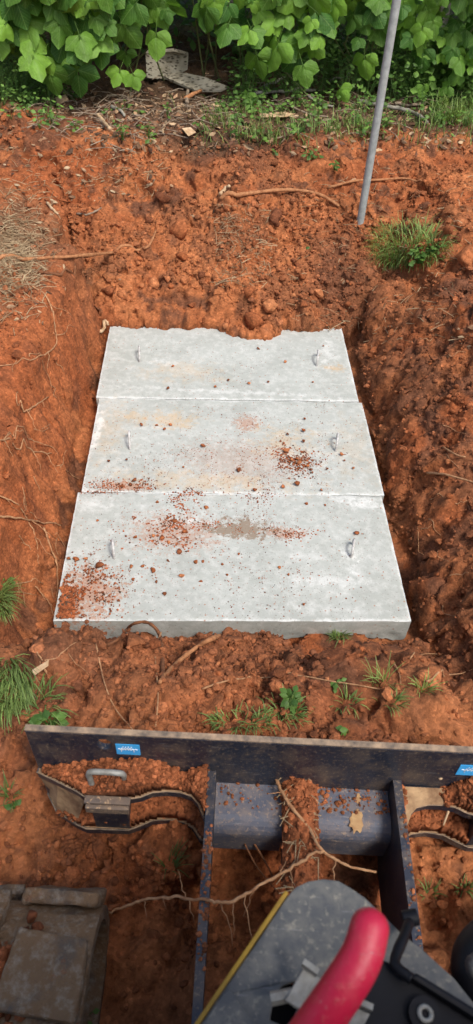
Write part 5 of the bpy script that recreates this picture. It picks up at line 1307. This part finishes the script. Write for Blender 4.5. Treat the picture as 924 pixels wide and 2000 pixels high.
# galvanised U bracket under the grip
BZ = DZ + .045
br = outline([(592, 1892), (616, 1908), (586, 1972), (556, 1954)], BZ)
mb = MB(); mb.prism(br, (0, 0, -.004)); bk = lpart(mb, 'lever_bracket', M['galv'], bevel=.0008, seg=1)
br2 = outline([(600, 1895), (724, 1972), (704, 2022), (572, 1966)], DZ + .012)
mb = MB(); mb.prism(br2, (0, 0, -.004)); lpart(mb, 'bracket_base', M['galv'], bk, bevel=.0008, seg=1)
a, b = at(588, 1888, BZ), at(617, 1909, BZ); up_ = Vector((0, 0, .006)); bd_ = (b - a).normalized(); pr = Vector((-bd_.y, bd_.x, 0)) * .005
mb = MB(); mb.prism([a, b, b + pr, a + pr], (0, 0, .012)); lpart(mb, 'bracket_flange', M['galv'], bk)
a, b = at(690, 1962, BZ), at(724, 1978, BZ); bd_ = (b - a).normalized(); pr = Vector((-bd_.y, bd_.x, 0)) * .005
mb = MB(); mb.prism([a, b, b + pr, a + pr], (0, 0, .010)); lpart(mb, 'bracket_flange', M['galv'], bk)
g = outline([(692, 1966), (722, 1981), (706, 2012), (676, 1998)], BZ - .002); mb = MB(); mb.prism(g, (0, 0, -.004)); lpart(mb, 'bracket_plate', M['galv'], bk)
pv = at(556, 1948, BZ); mb = MB(); mb.tube([pv + Vector((-.012, 0, -.01)), pv + Vector((.008, .004, -.008))], .006, 6); lpart(mb, 'bracket_bolt', M['galv'], bk)
# red grip on its lever
GZ = .96
g0 = at(722, 1812, GZ); g1 = at(706, 1868, GZ - .005); g2 = at(671, 1928, GZ - .015); g3 = at(618, 2005, GZ - .035); g4 = at(560, 2090, GZ - .06)
P = catmull([g0, g1, g2, g3, g4], 8); rad = []
n_ = len(P); tipd = (P[0] - P[1]).normalized(); Rg = .0146
cap = [P[0] + tipd * Rg * math.sin(a) * .95 for a in np.linspace(1.5, 0.15, 7)]; capr = [Rg * math.cos(a) for a in np.linspace(1.5, 0.15, 7)]
PR = [.0146 + .0012 * min(1, k / 12) + .0006 * sstep(10, n_, k) for k in range(n_)]
mb = MB(); mb.tube(cap + P, capr + [float(x) for x in PR], 28); gr_ = lpart(mb, 'red_grip', M['red'], smooth=True)
mb = MB(); mb.tube(catmull([g4 + (g3 - g4) * .3, g4, Vector((g4.x + .03, g4.y - .03, GZ - .2)), at(640, 1965, DZ)], 6), .008, 12); lpart(mb, 'lever_rod', M['galv'], smooth=True)
# black control housing on the right with bolt, strap and hose
H0 = outline([(728, 1866), (765, 1880), (806, 1912), (940, 1996), (940, 2090), (690, 2090), (700, 1985), (716, 1900)], DZ + .03)
mb = MB(); mb.prism(H0, (0, 0, -.0265)); hz = lpart(mb, 'control_housing', M['plastic'], bevel=.004)
rim_ = outline([(800, 1908), (814, 1898), (945, 1978), (940, 1996)], DZ + .045); mb = MB(); mb.prism(rim_, (0, 0, -.0146)); lpart(mb, 'housing_rim', M['plastic'], hz, bevel=.003)
bc = at(826, 1984, DZ + .031)
mb = MB(); mb.tube([bc + Vector((0, 0, -.002)), bc + Vector((0, 0, .008)), bc + Vector((0, 0, .008))], [.015, .0145, .010], 24); lpart(mb, 'bolt_collar', M['plastic'], hz, smooth=False)
mb = MB(); ring = [bc + Vector((.0055 * math.cos(a), .0055 * math.sin(a), .010)) for a in np.linspace(0, 2 * math.pi, 24)]; mb.tube(ring, .0022, 8); lpart(mb, 'bolt_ring', M['galv'], hz, smooth=True)
mb = MB(); mb.tube(catmull([at(806, 1786, DZ - .03), at(800, 1800, DZ + .015), at(788, 1832, DZ + .03), at(772, 1872, DZ + .038), at(776, 1890, DZ + .042), at(804, 1912, DZ + .045)], 8), .0052, 10, wob=.05); lpart(mb, 'cable', M['plastic'], smooth=True)
kn = at(801, 1797, DZ + .012); mb = MB(); mb.tube([kn + Vector((-.008, 0, 0)), kn + Vector((.008, .003, .002))], .0085, 10); lpart(mb, 'cable_tie', M['plastic'], bevel=.002)
hp = [at(1000, 1800, .55), at(944, 1838, .58), at(922, 1878, .60), at(930, 1925, .60), at(970, 1970, .58)]
mb = MB(); mb.tube(catmull(hp, 10), .024, 20); lpart(mb, 'hydraulic_hose', M['plastic'], smooth=True)
hb = at(926, 1900, .60); mb = MB(); mb.tube([hb + Vector((.0, 0, .016)), hb + Vector((.004, -.004, .03)), hb + Vector((.004, -.004, .033))], [.018, .016, .008], 20); lpart(mb, 'hose_fitting', M['deck'], smooth=True)
heap('soil_heap', 'wet clay packed in the groove of the left track', lambda x, y: (x > tx0) & (x < tx1), tx0 + .34 * (tx1 - tx0), tx0 + .46 * (tx1 - tx0), .05, tyf - .10, TZ + .0003, lambda x, y: .016 * np.clip(1 - ((x - (tx0 + .40 * (tx1 - tx0))) / (.06 * (tx1 - tx0))) ** 2, 0, 1) + .004 * np.sin(y * 60), 14, 60, 160)
PP = np.stack([rng.uniform(tx0, tx1, 900), rng.uniform(.12, tyf - .09, 900), np.full(900, TZ + .004)], 1); keepm = np.abs(fbm(PP, 14, 3, 5)) > .12; PP = PP[keepm]
mid_ = np.exp(-((PP[:, 0] - (tx0 + .42 * (tx1 - tx0))) / .022) ** 2); PP = PP[rng.random(len(PP)) < .12 + .85 * mid_]
crumbs('track_mud', PP, rng.uniform(.003, .011, len(PP)), np.array((.27, .10, .045)) * rng.uniform(.4, 1.2, (len(PP), 1)), 'mud and clay crumbs lodged between the lugs of the left track', 'soil', flat=.7)
# mud packed between the lugs in view
for k, (u, v, s) in enumerate([(62, 1790, 16), (50, 1832, 18), (75, 1812, 12), (35, 1870, 18), (55, 1900, 14), (92, 1850, 13)]):
    p = at(u, v, TZ - .01); clod(p, s * 1.33 / FPX, ['topmost wet clay lump in the groove of the left track', 'third wet clay lump from the top in the left track groove', 'second wet clay lump from the top in the left track groove', 'fifth wet clay lump from the top in the left track groove', 'lowest wet clay lump in the groove of the left track', 'rightmost wet clay lump on the left track'][k], 'clay stuck in the left track', sink=.4)
